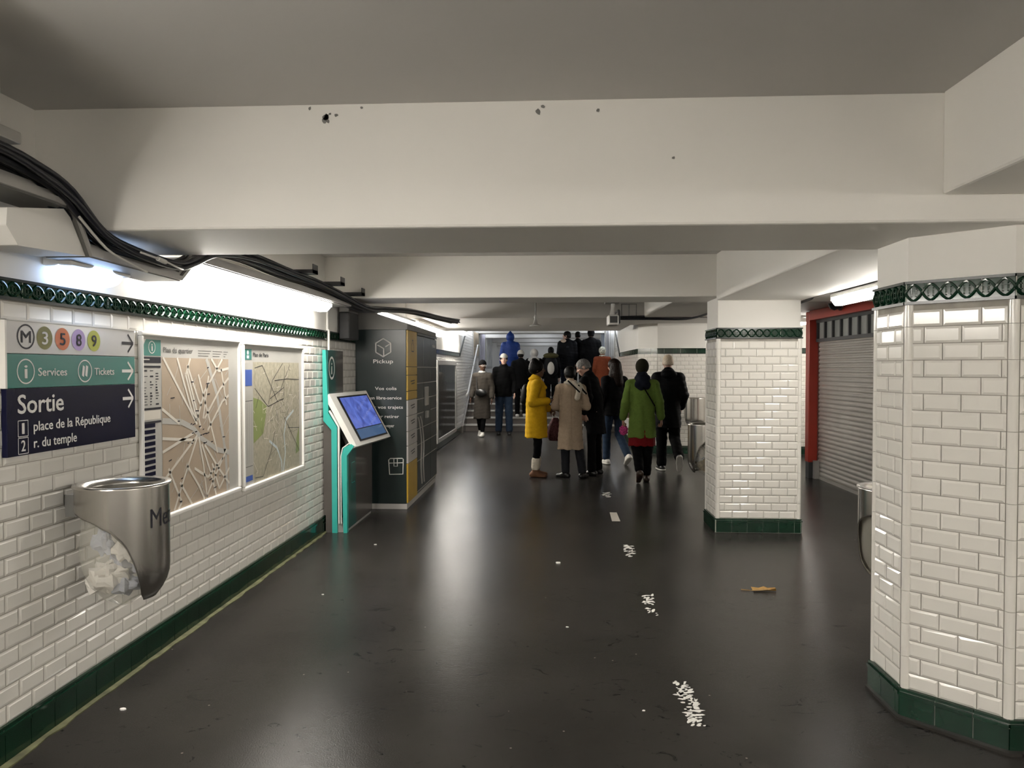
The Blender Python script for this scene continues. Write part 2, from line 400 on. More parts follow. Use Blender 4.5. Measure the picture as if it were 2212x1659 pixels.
def frieze(mb, O, u, n, x0, x1, z0, z1, relief=True, pitch=0.072, tile=0.3):
    # mi 0 dark green, 1 black moulding, 2 pale joint
    slab(mb, O, u, n, x0, x1, z0+0.012, z1-0.008, 0.0, 0.008, 0)
    slab(mb, O, u, n, x0, x1, z0, z0+0.013, 0.0, 0.019, 1)
    slab(mb, O, u, n, x0, x1, z1-0.012, z1, 0.0, 0.017, 1)
    O = Vector(O); u = Vector(u); n = Vector(n)
    x = math.ceil(x0/tile)*tile
    while x < x1:
        slab(mb, O, u, n, x-0.0015, x+0.0015, z0+0.013, z1-0.012, 0.0, 0.0095, 2); x += tile
    if not relief: return
    k = max(1, int(round((x1-x0)/pitch))); pt = (x1-x0)/k
    zc = (z0+z1)/2; hr = (z1-z0)/2-0.016; wr = pt/2*0.97
    for i in range(k):
        c = x0+pt*(i+0.5); ring = []
        for q in range(16):
            a = 2*math.pi*q/16; s = 1.0/(abs(math.cos(a))**1.35+abs(math.sin(a))**1.35)**(1/1.35)
            ring.append(O+u*(c+wr*s*math.cos(a))+Z*(zc+hr*s*math.sin(a))+n*0.010)
        mb.tube(ring, 0.0062, 5, 0, closed=True)
        for dx, dz in ((0.010, 0), (-0.010, 0)):
            mb.tube([O+u*(c+dx)+Z*(zc-hr*0.55)+n*0.010, O+u*(c+dx)+Z*(zc+hr*0.55)+n*0.010], 0.003, 4, 0)
        for dz in (-0.011, 0.011):
            mb.tube([O+u*(c-wr*0.5)+Z*(zc+dz)+n*0.010, O+u*(c+wr*0.5)+Z*(zc+dz)+n*0.010], 0.003, 4, 0)

# ------------------------------------------------------------------ floor, ceilings, walls, beams
m = MB(); m.box(WX-0.3, -5.2, -0.25, 5.3, 18.7, 0.0)
tag(obj('floor', m, 'floor'), 'dark grey asphalt floor of the passage', 'floor', kind='structure')
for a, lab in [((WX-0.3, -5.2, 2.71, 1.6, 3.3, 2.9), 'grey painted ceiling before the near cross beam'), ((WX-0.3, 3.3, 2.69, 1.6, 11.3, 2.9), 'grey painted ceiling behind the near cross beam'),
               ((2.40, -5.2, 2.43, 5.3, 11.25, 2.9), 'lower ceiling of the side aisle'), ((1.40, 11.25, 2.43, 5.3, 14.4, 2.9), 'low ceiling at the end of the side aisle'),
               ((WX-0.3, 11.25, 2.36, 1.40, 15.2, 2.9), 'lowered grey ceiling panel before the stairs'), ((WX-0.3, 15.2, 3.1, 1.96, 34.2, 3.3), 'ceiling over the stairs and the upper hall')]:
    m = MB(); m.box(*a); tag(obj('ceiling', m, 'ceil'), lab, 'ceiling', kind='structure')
def beam(x0, y0, z0, x1, y1, z1, label):
    b = MB(); b.box(x0, y0, z0, x1, y1, z1)
    return tag(obj('beam', b, 'plaster', bevel=0.012), label, 'beam', kind='structure')
b1 = beam(WX-0.2, 3.1, 2.19, 3.86, 3.8, 2.72, 'deep white cross beam nearest, spanning the whole picture above the near column')
b2 = beam(WX-0.2, 7.2, 2.285, 3.86, 7.8, 2.70, 'white cross beam over the middle column')
for k, (y, zb) in enumerate([(18.0, 2.86), (22.6, 2.66), (25.1, 2.62), (27.8, 2.57), (30.6, 2.52)]):
    beam(WX-0.2, y, zb, 1.9, y+0.6, 3.12, ['ceiling beam above the foot of the stairs', 'first ceiling beam of the upper hall', 'second ceiling beam of the upper hall', 'third ceiling beam of the upper hall', 'fourth ceiling beam of the upper hall', 'fifth ceiling beam of the upper hall', 'last ceiling beam of the upper hall'][k])
beam(1.58, -5.1, 2.30, 2.41, 3.1, 2.72, 'white lengthwise beam at the upper right corner, in front of the near column')
beam(1.58, 3.8, 2.25, 2.41, 7.2, 2.70, 'white lengthwise beam between the near and the middle column')
beam(1.40, 7.8, 2.36, 2.41, 11.25, 2.70, 'white lengthwise beam behind the middle column')
# flaked paint on the first beam
for (x, z, r) in [(-0.93, 2.66, 0.035), (-0.80, 2.695, 0.008), (-0.06, 2.66, 0.012), (-0.03, 2.69, 0.008), (0.19, 2.665, 0.008), (-1.02, 2.69, 0.007), (0.5, 2.47, 0.006)]:
    m = MB()
    for q in range(7 if r > 0.02 else 1):
        cx = x+random.uniform(-r, r)*0.8; cz = z+random.uniform(-r, r)*0.8; rr = r*random.uniform(0.15, 0.4) if r > 0.02 else r
        m.prism([(cx+rr*math.cos(a)*random.uniform(0.6, 1.2), 3.0985, cz+rr*math.sin(a)*random.uniform(0.5, 1.4)) for a in [2*math.pi*i/7 for i in range(7)]], (0, 0.004, 0))
    obj('paint_flake', m, 'grey', b1)
# ---- left wall
def stair_top(y):  # top of the tiled zone, rising with the stairs
    return 1.885 if y < 17.95 else 1.885+(y-17.95)*0.5
def stair_line(y): return 0.16 if y < 18.3 else min(1.32, 0.16+(y-18.3)*0.55)
m = MB(); m.box(WX-0.25, -5.2, -0.2, WX, 34.2, 3.2)
wl = tag(obj('wall_left', m, 'plaster'), 'left wall with white bevelled tiles, green frieze and plaster above', 'wall', kind='structure')
m = MB(); slab(m, (WX, 0, 0), (0, 1, 0), (1, 0, 0), -5, 17.95, 0.0, 1.88, 0.0, 0.0025, 1)
m.poly([(WX+0.0025, 17.95, 0), (WX+0.0025, 22, 0), (WX+0.0025, 22, stair_top(22)), (WX+0.0025, 17.95, 1.88)], 1)
tiles(m, (WX, 0, 0), (0, 1, 0), (1, 0, 0), 0.6, 22.0, 0.15, 3.075, 0.03, clip=lambda y: stair_top(y)+0.01)
obj('tile_cladding', m, ['tile', 'grout'], wl)
m = MB(); frieze(m, (WX, 0, 0), (0, 1, 0), (1, 0, 0), 0.6, 8.25, 1.878, 1.968)
frieze(m, (WX, 0, 0), (0, 1, 0), (1, 0, 0), 8.25, 17.95, 1.878, 1.968, relief=False)
m.prism([(WX, 17.95, 1.878), (WX, 20.6, 3.2), (WX, 20.6, 3.12+0.12), (WX, 17.95, 1.968)], (0.018, 0, 0), 1)
obj('frieze_band', m, ['green', 'black', 'pgrout'], wl)
m = MB(); base_tiles(m, (WX, 0, 0), (0, 1, 0), (1, 0, 0), 0.6, 18.3, 0.15)
tag(obj('baseboard_left', m, ['green', 'pgrout']), 'dark green tiled plinth along the left wall', 'baseboard', kind='structure')
m = MB()
pts = []
for i in range(70):
    y = 1.0+i*0.09; pts.append((WX+0.045+random.uniform(0.0, 0.018), y))
prof = [(WX+0.021, pts[0][1], 0)]+[(x, y, 0) for x, y in pts]+[(WX+0.021, pts[-1][1], 0)]
m.prism(prof, (0, 0, 0.006))
tag(obj('trim_1', m, 'dirt'), 'dirty greenish strip where the floor meets the left plinth', 'trim', kind='structure')
m = MB()
m.prism([(WX+0.01, 18.2, 0.0), (WX+0.01, 18.75, 0.0), (WX+0.01, 20.6, 0.99), (WX+0.01, 20.6, 1.34), (WX+0.01, 18.2, 0.16)], (0.05, 0, 0))
m.prism([(1.65, 18.2, 0.0), (1.65, 18.75, 0.0), (1.65, 20.6, 0.99), (1.65, 20.6, 1.34), (1.65, 18.2, 0.16)], (-0.05, 0, 0))
tag(obj('trim_2', m, 'kgrey'), 'brown stringer boards along the stairs', 'trim', kind='structure')
# ---- right stair wall, back wall of the side aisle
m = MB(); m.prism([(1.66, 14.22, 0), (1.98, 13.9, 0), (5.2, 13.9, 0), (5.2, 14.5, 0), (1.66, 14.5, 0)], (0, 0, 3.1))
wb = tag(obj('wall_back', m, 'plaster'), 'tiled end wall of the side aisle turning the corner to the stairs', 'wall', kind='structure')
m = MB(); m.box(1.66, 14.5, 0, 2.0, 34.2, 3.1); ws = tag(obj('wall_right', m, 'plaster'), 'right wall of the stairs with sloping frieze', 'wall', kind='structure')
m = MB()
q = Vector((1.98-1.66, 13.9-14.22, 0)); ql = q.length; q.normalize(); qn = Vector((-0.7071, -0.7071, 0))
slab(m, (0, 13.9, 0), (1, 0, 0), (0, -1, 0), 1.98, 5.0, 0, 1.88, 0, 0.0025, 1)
tiles(m, (0, 13.9, 0), (1, 0, 0), (0, -1, 0), 1.98, 5.0, 0.15, 1.875)
slab(m, (1.66, 14.22, 0), q, qn, 0, ql, 0, 1.88, 0, 0.0025, 1)
tiles(m, (1.66, 14.22, 0), q, qn, 0, ql, 0.15, 1.875)
obj('tile_cladding', m, ['tile', 'grout'], wb)
m = MB(); slab(m, (1.66, 0, 0), (0, -1, 0), (-1, 0, 0), -17.95, -14.22, 0, 1.88, 0, 0.0025, 1)
tiles(m, (1.66, 0, 0), (0, -1, 0), (-1, 0, 0), -21.0, -14.22, 0.15, 3.0, clip=lambda y: stair_top(-y)+0.01)
obj('tile_cladding', m, ['tile', 'grout'], ws)
m = MB()
for O, u, n, a, c in [((0, 13.9, 0), (1, 0, 0), (0, -1, 0), 1.98, 5.0), ((1.66, 14.22, 0), q, qn, 0, ql)]:
    frieze(m, O, u, n, a, c, 1.865, 1.968, relief=False)
obj('frieze_band', m, ['green', 'black', 'pgrout'], wb)
m = MB(); frieze(m, (1.66, 0, 0), (0, -1, 0), (-1, 0, 0), -17.95, -14.22, 1.865, 1.968, relief=False)
m.prism([(1.66, 17.95, 1.868), (1.66, 20.3, 3.08), (1.66, 20.3, 3.20), (1.66, 17.95, 1.968)], (-0.018, 0, 0), 1)
obj('frieze_band', m, ['green', 'black', 'pgrout'], ws)
m = MB()
for O, u, n, a, c in [((0, 13.9, 0), (1, 0, 0), (0, -1, 0), 1.98, 5.0), ((1.66, 14.22, 0), q, qn, 0, ql), ((1.66, 0, 0), (0, -1, 0), (-1, 0, 0), -18.3, -14.22)]:
    base_tiles(m, O, u, n, a, c, 0.15)
tag(obj('baseboard_back', m, ['green', 'pgrout']), 'dark green tiled plinth along the end wall', 'baseboard', kind='structure')
m = MB(); m.box(5.0, 11.2, 0, 5.3, 14.0, 2.5); m.box(3.86, -5.2, 0, 4.2, 6.4, 2.5); m.box(4.1, 6.3, 0, 4.3, 11.3, 2.5); m.box(3.9, 11.15, 0, 5.3, 11.35, 2.5)
tag(obj('wall_right', m, 'plaster'), 'plain plastered right wall of the side aisle', 'wall', kind='structure')
m = MB(); m.box(WX-0.3, -5.3, 0, 5.3, -5.0, 2.9)
tag(obj('wall_front', m, 'plaster'), 'plain wall behind the viewpoint', 'wall', kind='structure')
tube_fixture('strip_light', 'added cool white strip light brightening the last upper hall beam', -0.3, 28.8, 30.3, 2.9, SG, 2, mat='hallL', support=3.1)  # lamp added so the last hall beam does not go black
tube_fixture('strip_light', 'added cool white strip light brightening the distant end wall', -0.3, 31.8, 33.4, 2.9, SG, 2, mat='hallL', support=3.1)  # added lamp that brightens the far wall
m = MB(); m.box(WX-0.2, 34.0, 0.8, 2.0, 34.3, 3.2)
tag(obj('wall_far', m, 'plaster'), 'distant end wall of the upper hall', 'wall', kind='structure')
# ---- stairs
m = MB()
for k in range(6):
    y0 = 18.7+0.30*k; z1 = 0.165*(k+1)
    m.box(WX, y0, 0.165*k-0.02, 1.66, 21.3, z1-0.03, 0)
    m.box(WX, y0-0.02, z1-0.03, 1.66, 21.3, z1, 1)
m.box(WX, 21.28, 0.7, 1.66, 34.0, 0.985, 0)
tag(obj('stairs', m, ['kgrey', 'lgrey']), 'grey stone stairs rising at the far end of the passage', 'stairs', kind='structure')

# ------------------------------------------------------------------ columns
def column(label, poly, faces, top, ztile=1.885, hb=0.135, relief=()):
    cx = sum(p[0] for p in poly)/len(poly); cy = sum(p[1] for p in poly)/len(poly)
    t = thing('column', label, 'column', (cx, cy, 0), None, 'structure')
    def ins(d): return [(cx+(x-cx)*(1-d/abs(x-cx) if abs(x-cx) > .05 else 1), cy+(y-cy)*(1-d/abs(y-cy) if abs(y-cy) > .05 else 1)) for x, y in poly]
    c = MB(); c.prism([(x, y, 1.9) for x, y in ins(0.004)], (0, 0, top-1.9)); obj('plaster_top', c, 'plaster', t)
    c = MB(); c.prism([(x, y, 0) for x, y in poly], (0, 0, 1.89), 1)
    f = MB(); g = MB(); qn_ = MB()
    n = len(poly)
    for i in range(n):
        a = Vector((*poly[i], 0)); b = Vector((*poly[(i+1) % n], 0)); u = (b-a); L = u.length; u.normalize(); nn = u.cross(Z)
        if i in faces:
            tiles(c, a, u, nn, 0.022, L-0.022, hb, hb+1.75, 0.0)
            frieze(f, a, u, nn, -0.004, L+0.004, 1.885, 1.99, relief=True)
            base_tiles(g, a, u, nn, -0.008, L+0.008, hb)
        else:
            slab(f, a, u, nn, 0, L, 1.885, 1.99, 0, 0.012, 0); slab(g, a, u, nn, 0, L, 0, hb, 0, 0.02, 0)
    obj('tile_cladding', c, ['tile', 'grout'], t)
    for i in range(n):
        if i in faces or (i-1) % n in faces:
            x, y = poly[i]; k = 0
            d = Vector((cx-x, cy-y, 0)).normalized()*0.012
            zz = hb
            while zz < 1.88:
                ze = min(zz+0.15, 1.885)
                qn_.lathe([(0.021, zz+0.001), (0.021, ze-0.001)], (x+d.x, y+d.y, 0), 14); zz = ze
    obj('corner_tile', qn_, 'tile', t)
    obj('frieze_band', f, ['green', 'black', 'pgrout'], t); obj('plinth', g, ['green', 'pgrout'], t)
    return t
# polygons run counter-clockwise seen from above
column('near white tiled column with chamfered corner at the right edge of the picture',
       [(1.614, 3.46), (1.91, 3.165), (2.25, 3.165), (2.40, 3.32), (2.40, 3.78), (1.614, 3.78)], (0, 1, 5), 2.20)
column('middle square white tiled column standing free on the floor', [(1.614, 7.29), (2.41, 7.29), (2.41, 7.79), (1.614, 7.79)], (0, 1, 3), 2.30)
m = MB(); m.prism([(1.575, 3.43, 0), (1.89, 3.115, 0), (2.33, 3.115, 0), (2.33, 3.2, 0), (1.93, 3.2, 0), (1.66, 3.47, 0), (1.66, 3.77, 0), (1.575, 3.77, 0)], (0, 0, 0.012))
tag(obj('trim_3', m, 'floor', bevel=0.005), 'low asphalt kerb around the foot of the near column', 'trim', kind='structure')
# ------------------------------------------------------------------ bluish bulkhead lamp
t = thing('bulkhead_lamp', 'small oval bulkhead lamp with bluish light over the direction sign', 'lamp', (-2.15, 3.36, 1.985))
m = MB(); m.box(-2.217, 3.13, 2.048, -2.085, 3.59, 2.085); obj('body', m, 'white', t, bevel=0.008)
m = MB(); m.box(-2.217, 3.15, 2.085, -2.12, 3.25, 2.105); obj('junction_cover', m, 'white', t, bevel=0.004)
m = MB()
R = []
for i in range(9):
    a = math.pi*i/8
    R.append([(-2.205+0.125*math.sin(b), 3.36+0.225*math.copysign(abs(math.cos(a))**0.6, math.cos(a)), 2.06-0.075*math.sin(a)*abs(math.cos(b-math.pi/2))**0.15 if 0 < i < 8 else 2.06) for b in [math.pi*j/6*0.98+0.01 for j in range(7)]])
m.ell((-2.145, 3.36, 2.046), 0.066, 0.232, 0.070, 24)
obj('diffuser', m, 'bulkL', t)
# ------------------------------------------------------------------ direction sign on the left wall
SX = WX+0.03; U = (0, 1, 0); V = (0, 0, 1)
t = thing('direction_sign', 'wall sign with coloured line numbers over a teal band and navy exit board', 'sign', (SX, 3.33, 1.235))
def board(name, y0, y1, z0, z1, mat):
    b = MB(); b.box(WX+0.006, y0, z0, SX, y1, z1); return obj(name, b, mat, t, bevel=0.002)
def arrow(mb, yc, zc, w, h, mi=0):
    x = SX+0.0012
    mb.strip([(x, yc-w/2, zc), (x, yc+w*0.42, zc)], h*0.17, (1, 0, 0), mi)
    mb.strip([(x+0.0003, yc+w*0.02, zc+h/2), (x+0.0003, yc+w/2, zc), (x+0.0003, yc+w*0.02, zc-h/2)], h*0.12, (1, 0, 0), mi)
p1 = board('line_panel', 2.872, 3.795, 1.660, 1.795, 'signw')
p2 = board('services_panel', 2.872, 3.795, 1.517, 1.658, 'teal')
p3 = board('exit_panel', 2.872, 3.795, 1.237, 1.515, 'navy')
m = MB(); m.box(WX+0.006, 2.862, 1.517, SX+0.004, 2.872, 1.798); m.box(WX+0.006, 2.862, 1.795, SX+0.004, 3.797, 1.80); obj('frame_edge', m, 'white', t)
x = SX+0.0015
m = MB(); m.disc((x, 2.985, 1.731), U, V, 0.053, 1, r2=0.0455); m.text('M', (x, 2.985, 1.706), U, V, 0.05, 0.058, 1, True)
obj('metro_emblem', m, ['signw', 'letd'], p1)
for yc, dg, mt, lt in [(3.10, '3', 'olive', 'letw'), (3.217, '5', 'orange', 'letd'), (3.331, '8', 'lilac', 'letd'), (3.446, '9', 'lime', 'letd')]:
    m = MB(); m.disc((x, yc, 1.730), U, V, 0.050, 0); m.text(dg, (x+0.0012, yc, 1.703), U, V, 0.054, 0.036, 1, True, 0.004)
    obj('line_number', m, [mt, lt], p1)
m = MB(); arrow(m, 3.728, 1.728, 0.10, 0.092); obj('arrow', m, 'letd', p1)
m = MB(); arrow(m, 3.726, 1.585, 0.10, 0.092); obj('arrow', m, 'letw', p2)
m = MB(); arrow(m, 3.727, 1.443, 0.094, 0.095); obj('arrow', m, 'letw', p3)
m = MB(); m.disc((x, 2.982, 1.586), U, V, 0.053, 0, r2=0.0475); m.text('i', (x, 2.982, 1.558), U, V, 0.058, 0.016, 0, True)
obj('information_emblem', m, 'letw', p2)
m = MB(); m.disc((x, 3.375, 1.586), U, V, 0.053, 0, r2=0.0475)
for k in (-1, 1):
    m.poly([(x, 3.375+k*0.012-0.012, 1.565), (x, 3.375+k*0.012+0.004, 1.558), (x, 3.375+k*0.012+0.012, 1.607), (x, 3.375+k*0.012-0.004, 1.614)], 0)
obj('ticket_emblem', m, 'letw', p2)
for s_, y_, w_ in [('Services', 3.056, 0.188), ('Tickets', 3.447, 0.160)]:
    m = MB(); m.text(s_, (x, y_, 1.567), U, V, 0.034, w_); obj('lettering', m, 'letw', p2)
for s_, y_, z_, h_, w_ in [('Sortie', 2.932, 1.412, 0.078, 0.285), ('place de la République', 3.024, 1.333, 0.041, 0.545), ('r. du temple', 3.024, 1.262, 0.041, 0.283)]:
    m = MB(); m.text(s_, (x, y_, z_), U, V, h_, w_); obj('lettering', m, 'letw', p3)
for zc, dg in ((1.349, '1'), (1.277, '2')):
    m = MB(); c = (x, 2.961, zc); y0, y1, z0, z1 = 2.932, 2.990, zc-0.033, zc+0.033; w = 0.003
    m.strip([(x, y0, z0), (x, y1, z0), (x, y1, z1), (x, y0, z1), (x, y0, z0)], w, (1, 0, 0)); m.text(dg, (x, 2.961, zc-0.022), U, V, 0.045, 0.013 if dg == '1' else 0.023, 0, True)
    obj('exit_number', m, 'letw', p3)
# ------------------------------------------------------------------ wall maps
def wall_map(label, y0, y1, z0, z1, draw):
    t = thing('wall_map', label, 'map', (WX+0.02, (y0+y1)/2, z0), 'framed maps on the left wall')
    fx = WX+0.035
    for nm, (a, c, e, f) in [('frame_rail', (y0, z0-0.03, y1, z0)), ('frame_rail', (y0, z1, y1, z1+0.025)), ('frame_stile', (y0, z0, y0+0.022, z1)), ('frame_stile', (y1-0.022, z0, y1, z1))]:
        b = MB(); b.box(WX+0.008, a, c, fx, e, f); obj(nm, b, 'white', t, bevel=0.008)
    s = MB(); s.box(WX+0.008, y0+0.02, z0-0.002, WX+0.018, y1-0.02, z1+0.002); sh = obj('map_sheet', s, 'mapg', t)
    draw(t, sh, WX+0.0187, y0+0.022, y1-0.022, z0, z1)
    return t
def clipseg(a, c, R):
    y0, z0, y1, z1 = R; (p, q), (r, s) = a, c; dx, dy = r-p, s-q; t0, t1 = 0.0, 1.0
    for P, Q in ((-dx, p-y0), (dx, y1-p), (-dy, q-z0), (dy, z1-q)):
        if abs(P) < 1e-12:
            if Q < 0: return None
        else:
            k = Q/P
            if P < 0: t0 = max(t0, k)
            else: t1 = min(t1, k)
    if t0 >= t1: return None
    return (p+dx*t0, q+dy*t0), (p+dx*t1, q+dy*t1)
def roads(mb, x, lines, w, R, mi, lift):
    for l in lines:
        for i in range(len(l)-1):
            k = clipseg(l[i], l[i+1], R)
            if k: mb.strip([(x, *k[0]), (x, *k[1])], w, (1, 0, 0), mi, lift)
def draw1(t, sh, x, y0, y1, z0, z1):
    m = MB(); y = lambda u: y0+u
    L, Rr, B, T = 4.085, 4.955, 0.765, 1.66
    m.poly([(x, L, B), (x, Rr, B), (x, Rr, T), (x, L, T)], 0)
    Rc = (L, B, Rr, T); c = (4.53, 1.22); rng = random.Random(3)
    # coordinates measured on the sheet: y along the wall, z up
    big = [[(4.62, 1.68), (4.78, 1.42), (4.90, 1.02), (4.93, 0.75)], [(4.08, 1.30), (4.30, 1.28), (4.45, 1.23), (4.55, 1.16), (4.78, 1.06), (4.97, 1.02)]]
    roads(m, x, big, 0.034, Rc, 2, 0.0006)
    a1 = [[(4.10, 1.66), (4.50, 1.25)], [(4.26, 1.66), (4.42, 1.36), (4.49, 1.27)], [(4.38, 1.62), (4.52, 1.40), (4.56, 1.36)], [(4.42, 1.66), (4.36, 1.56), (4.50, 1.27)], [(4.50, 1.28), (4.60, 1.45), (4.86, 1.66)],
          [(4.60, 1.28), (4.82, 1.46), (4.97, 1.54)], [(4.52, 1.56), (4.78, 1.04)], [(4.38, 1.58), (4.55, 1.22)], [(4.66, 1.55), (4.58, 1.28)], [(4.70, 1.66), (4.80, 1.58), (4.97, 1.60)],
          [(4.08, 1.37), (4.28, 1.27)], [(4.50, 1.18), (4.30, 1.07), (4.08, 0.95)], [(4.08, 1.12), (4.45, 1.20)], [(4.08, 1.20), (4.46, 1.155)], [(4.50, 1.17), (4.36, 0.98), (4.20, 0.75)], [(4.52, 1.17), (4.58, 0.98), (4.63, 0.75)],
          [(4.56, 1.12), (4.68, 0.92), (4.76, 0.75)], [(4.60, 1.11), (4.80, 0.93), (4.97, 0.80)], [(4.36, 1.02), (4.52, 0.86), (4.60, 0.75)], [(4.28, 0.92), (4.44, 0.75)], [(4.92, 1.05), (4.66, 0.82), (4.60, 0.75)],
          [(4.46, 0.98), (4.64, 0.90), (4.86, 1.0)], [(4.70, 0.98), (4.80, 0.80), (4.97, 0.93)], [(4.84, 1.60), (4.92, 1.35)], [(4.64, 1.20), (4.86, 1.38), (4.97, 1.42)], [(4.15, 1.02), (4.30, 0.80), (4.24, 0.75)]]
    roads(m, x, a1, 0.017, Rc, 1, 0.0010)
    th = []
    for k in range(46):
        a = rng.uniform(L, Rr), rng.uniform(B, T); an = rng.choice([0.95, 2.1, 1.5, 0.6])+rng.uniform(-.2, .2); ln = rng.uniform(0.06, 0.2)
        th.append([a, (a[0]+math.cos(an)*ln, a[1]+math.sin(an)*ln)])
    roads(m, x, th, 0.005, Rc, 2, 0.0008)
    dk = []
    for k in range(30):
        a = rng.uniform(L+.02, Rr-.08), rng.uniform(B+.02, T-.02)
        if k < 14: a = (4.53+rng.uniform(-.12, .1), 1.2+rng.uniform(-.08, .08))
        dk.append([a, (a[0]+rng.uniform(0.015, 0.05), a[1]+rng.uniform(-.004, .008))])
    roads(m, x, dk, 0.007, Rc, 3, 0.0012)
    obj('street_map', m, ['mapbg', 'mapw', 'mapg', 'letd'], t)
    m = MB(); m.poly([(x, 3.884, 1.668), (x, 4.078, 1.668), (x, 4.078, 1.757), (x, 3.884, 1.757)], 0); m.disc((x+.0005, 3.985, 1.715), U, V, 0.035, 1, r2=0.031)
    m.text('i', (x+.0005, 3.985, 1.695), U, V, 0.04, 0.010, 1, True); m.poly([(x+.0004, 3.884, 1.735), (x+.0004, 3.90, 1.725), (x+.0004, 3.925, 1.757), (x+.0004, 3.884, 1.757)], 1)
    obj('information_square', m, ['teal', 'letw'], sh)
    m = MB(); m.text('Plan du quartier', (x, 4.105, 1.690), U, V, 0.030, 0.345); obj('title_lettering', m, 'grey', sh)
    m = MB()
    for k, (a, c) in enumerate([(4.52, 4.70), (4.72, 4.86), (4.88, 4.95)]):
        for q in range(3): m.strip([(x, a, 1.708-q*0.016), (x, c-0.02*q, 1.708-q*0.016)], 0.005, (1, 0, 0), 1)
    m.poly([(x, 3.884, 1.628), (x, 4.078, 1.628), (x, 4.078, 1.662), (x, 3.884, 1.662)], 2); m.strip([(x+.0005, 3.90, 1.647), (x+.0005, 3.96, 1.647)], 0.006, (1, 0, 0), 0)
    for z in (1.607, 1.375, 1.30): m.strip([(x, 3.884, z), (x, 4.075, z)], 0.012, (1, 0, 0), 2)
    rng = random.Random(5)
    for col in (3.905, 3.962, 4.02):
        for k in range(13):
            if rng.random() < 0.8: m.strip([(x, col, 1.585-k*0.0155), (x, col+rng.uniform(0.01, 0.035), 1.585-k*0.0155)], rng.choice([0.004, 0.006, 0.009]), (1, 0, 0), 2)
    m.poly([(x-.0002, 3.888, 1.315), (x-.0002, 4.07, 1.315), (x-.0002, 4.07, 1.365), (x-.0002, 3.888, 1.365)], 0)
    obj('legend_lettering', m, ['mapw', 'grey', 'letd'], sh)
    m = MB()
    for k in range(12): m.poly([(x, 3.893, 1.272-k*0.0335), (x, 4.012, 1.272-k*0.0335), (x, 4.012, 1.294-k*0.0335), (x, 3.893, 1.294-k*0.0335)], 0)
    obj('index_stripes', m, 'navy', sh)
def draw2(t, sh, x, y0, y1, z0, z1):
    L, Rr, B, T = 5.372, 6.372, 0.742, 1.645; Rc = (L, B, Rr, T); rng = random.Random(9)
    m = MB(); m.poly([(x, L, B), (x, Rr, B), (x, Rr, T), (x, L, T)], 0)
    m.poly([(x+.0003, 5.375, 1.04), (x+.0003, 5.56, 1.10), (x+.0003, 5.64, 1.30), (x+.0003, 5.50, 1.36), (x+.0003, 5.375, 1.38)], 1)
    m.poly([(x+.0003, 6.28, 0.86), (x+.0003, 6.37, 0.88), (x+.0003, 6.37, 1.1), (x+.0003, 6.30, 1.0)], 1)
    roads(m, x, [[(6.23, 1.24), (6.05, 1.17), (6.0, 1.05), (6.03, 0.90), (5.98, 0.75)], [(5.68, 1.03), (5.84, 0.96), (5.94, 0.84), (5.95, 0.75)]], 0.022, Rc, 2, 0.0006)
    dk = [[(5.40, 1.60), (5.55, 1.62), (5.86, 1.33), (6.0, 1.35), (6.02, 1.62)], [(5.40, 1.45), (5.66, 1.30), (5.86, 1.33)], [(5.66, 1.3), (5.75, 1.50), (5.98, 1.64)], [(5.8, 1.50), (6.08, 1.51), (6.37, 1.50)], [(6.0, 1.2), (6.37, 0.88)], [(5.40, 0.78), (5.55, 0.77), (5.72, 0.95), (5.80, 1.10)],
          [(6.0, 1.44), (5.70, 1.36)], [(6.1, 1.1), (6.37, 1.08)], [(5.42, 1.3), (5.47, 1.38)], [(5.9, 1.4), (6.15, 1.63)]]
    roads(m, x, dk, 0.006, Rc, 3, 0.0010)
    th = []; li = []
    for k in range(210):
        u = rng.gauss(0.56, 0.26); v = rng.gauss(0.5, 0.26); a = (L+u*(Rr-L), B+v*(T-B)); an = rng.choice([0.9, 0.9, 2.3, 1.5, 0.1])+rng.uniform(-.25, .25); ln = rng.uniform(0.02, 0.13)
        (th if k % 2 else li).append([a, (a[0]+math.cos(an)*ln, a[1]+math.sin(an)*ln)])
    roads(m, x, th, 0.0022, Rc, 3, 0.0008); roads(m, x, li, 0.005, Rc, 4, 0.0007)
    obj('street_map', m, ['mapbg2', 'mapgreen', 'river', 'dgrey', 'mapw'], t)
    m = MB(); m.poly([(x, 5.213, 1.66), (x, 5.350, 1.66), (x, 5.350, 1.738), (x, 5.213, 1.738)], 0); m.disc((x+.0005, 5.282, 1.713), U, V, 0.016, 1); m.poly([(x+.0005, 5.262, 1.67), (x+.0005, 5.302, 1.67), (x+.0005, 5.302, 1.692), (x+.0005, 5.262, 1.692)], 1)
    obj('information_square', m, ['teal', 'letw'], sh)
    m = MB()
    m.poly([(x, 5.216, 1.47), (x, 5.355, 1.47), (x, 5.355, 1.588), (x, 5.216, 1.588)], 0); m.poly([(x, 5.213, 0.772), (x, 5.355, 0.772), (x, 5.355, 0.812), (x, 5.213, 0.812)], 0)
    for z in (1.36, 0.88): m.strip([(x, 5.213, z), (x, 5.36, z)], 0.004, (1, 0, 0), 1)
    for k in range(4): m.strip([(x, 5.235+0.035*k, 0.90), (x, 5.235+0.035*k, 1.34)], 0.002, (1, 0, 0), 1)
    obj('legend_blocks', m, ['mapblue', 'dgrey'], sh)
    m = MB(); m.text('Plan de Paris', (x, 5.375, 1.685), U, V, 0.030, 0.30); obj('title_lettering', m, 'dgrey', sh)
wall_map('larger framed street map nearest the direction sign, tan with pale roads', 3.858, 5.125, 0.762, 1.775, draw1)
wall_map('framed city map with green patch and pale river beside the teal kiosk', 5.178, 6.465, 0.742, 1.765, draw2)
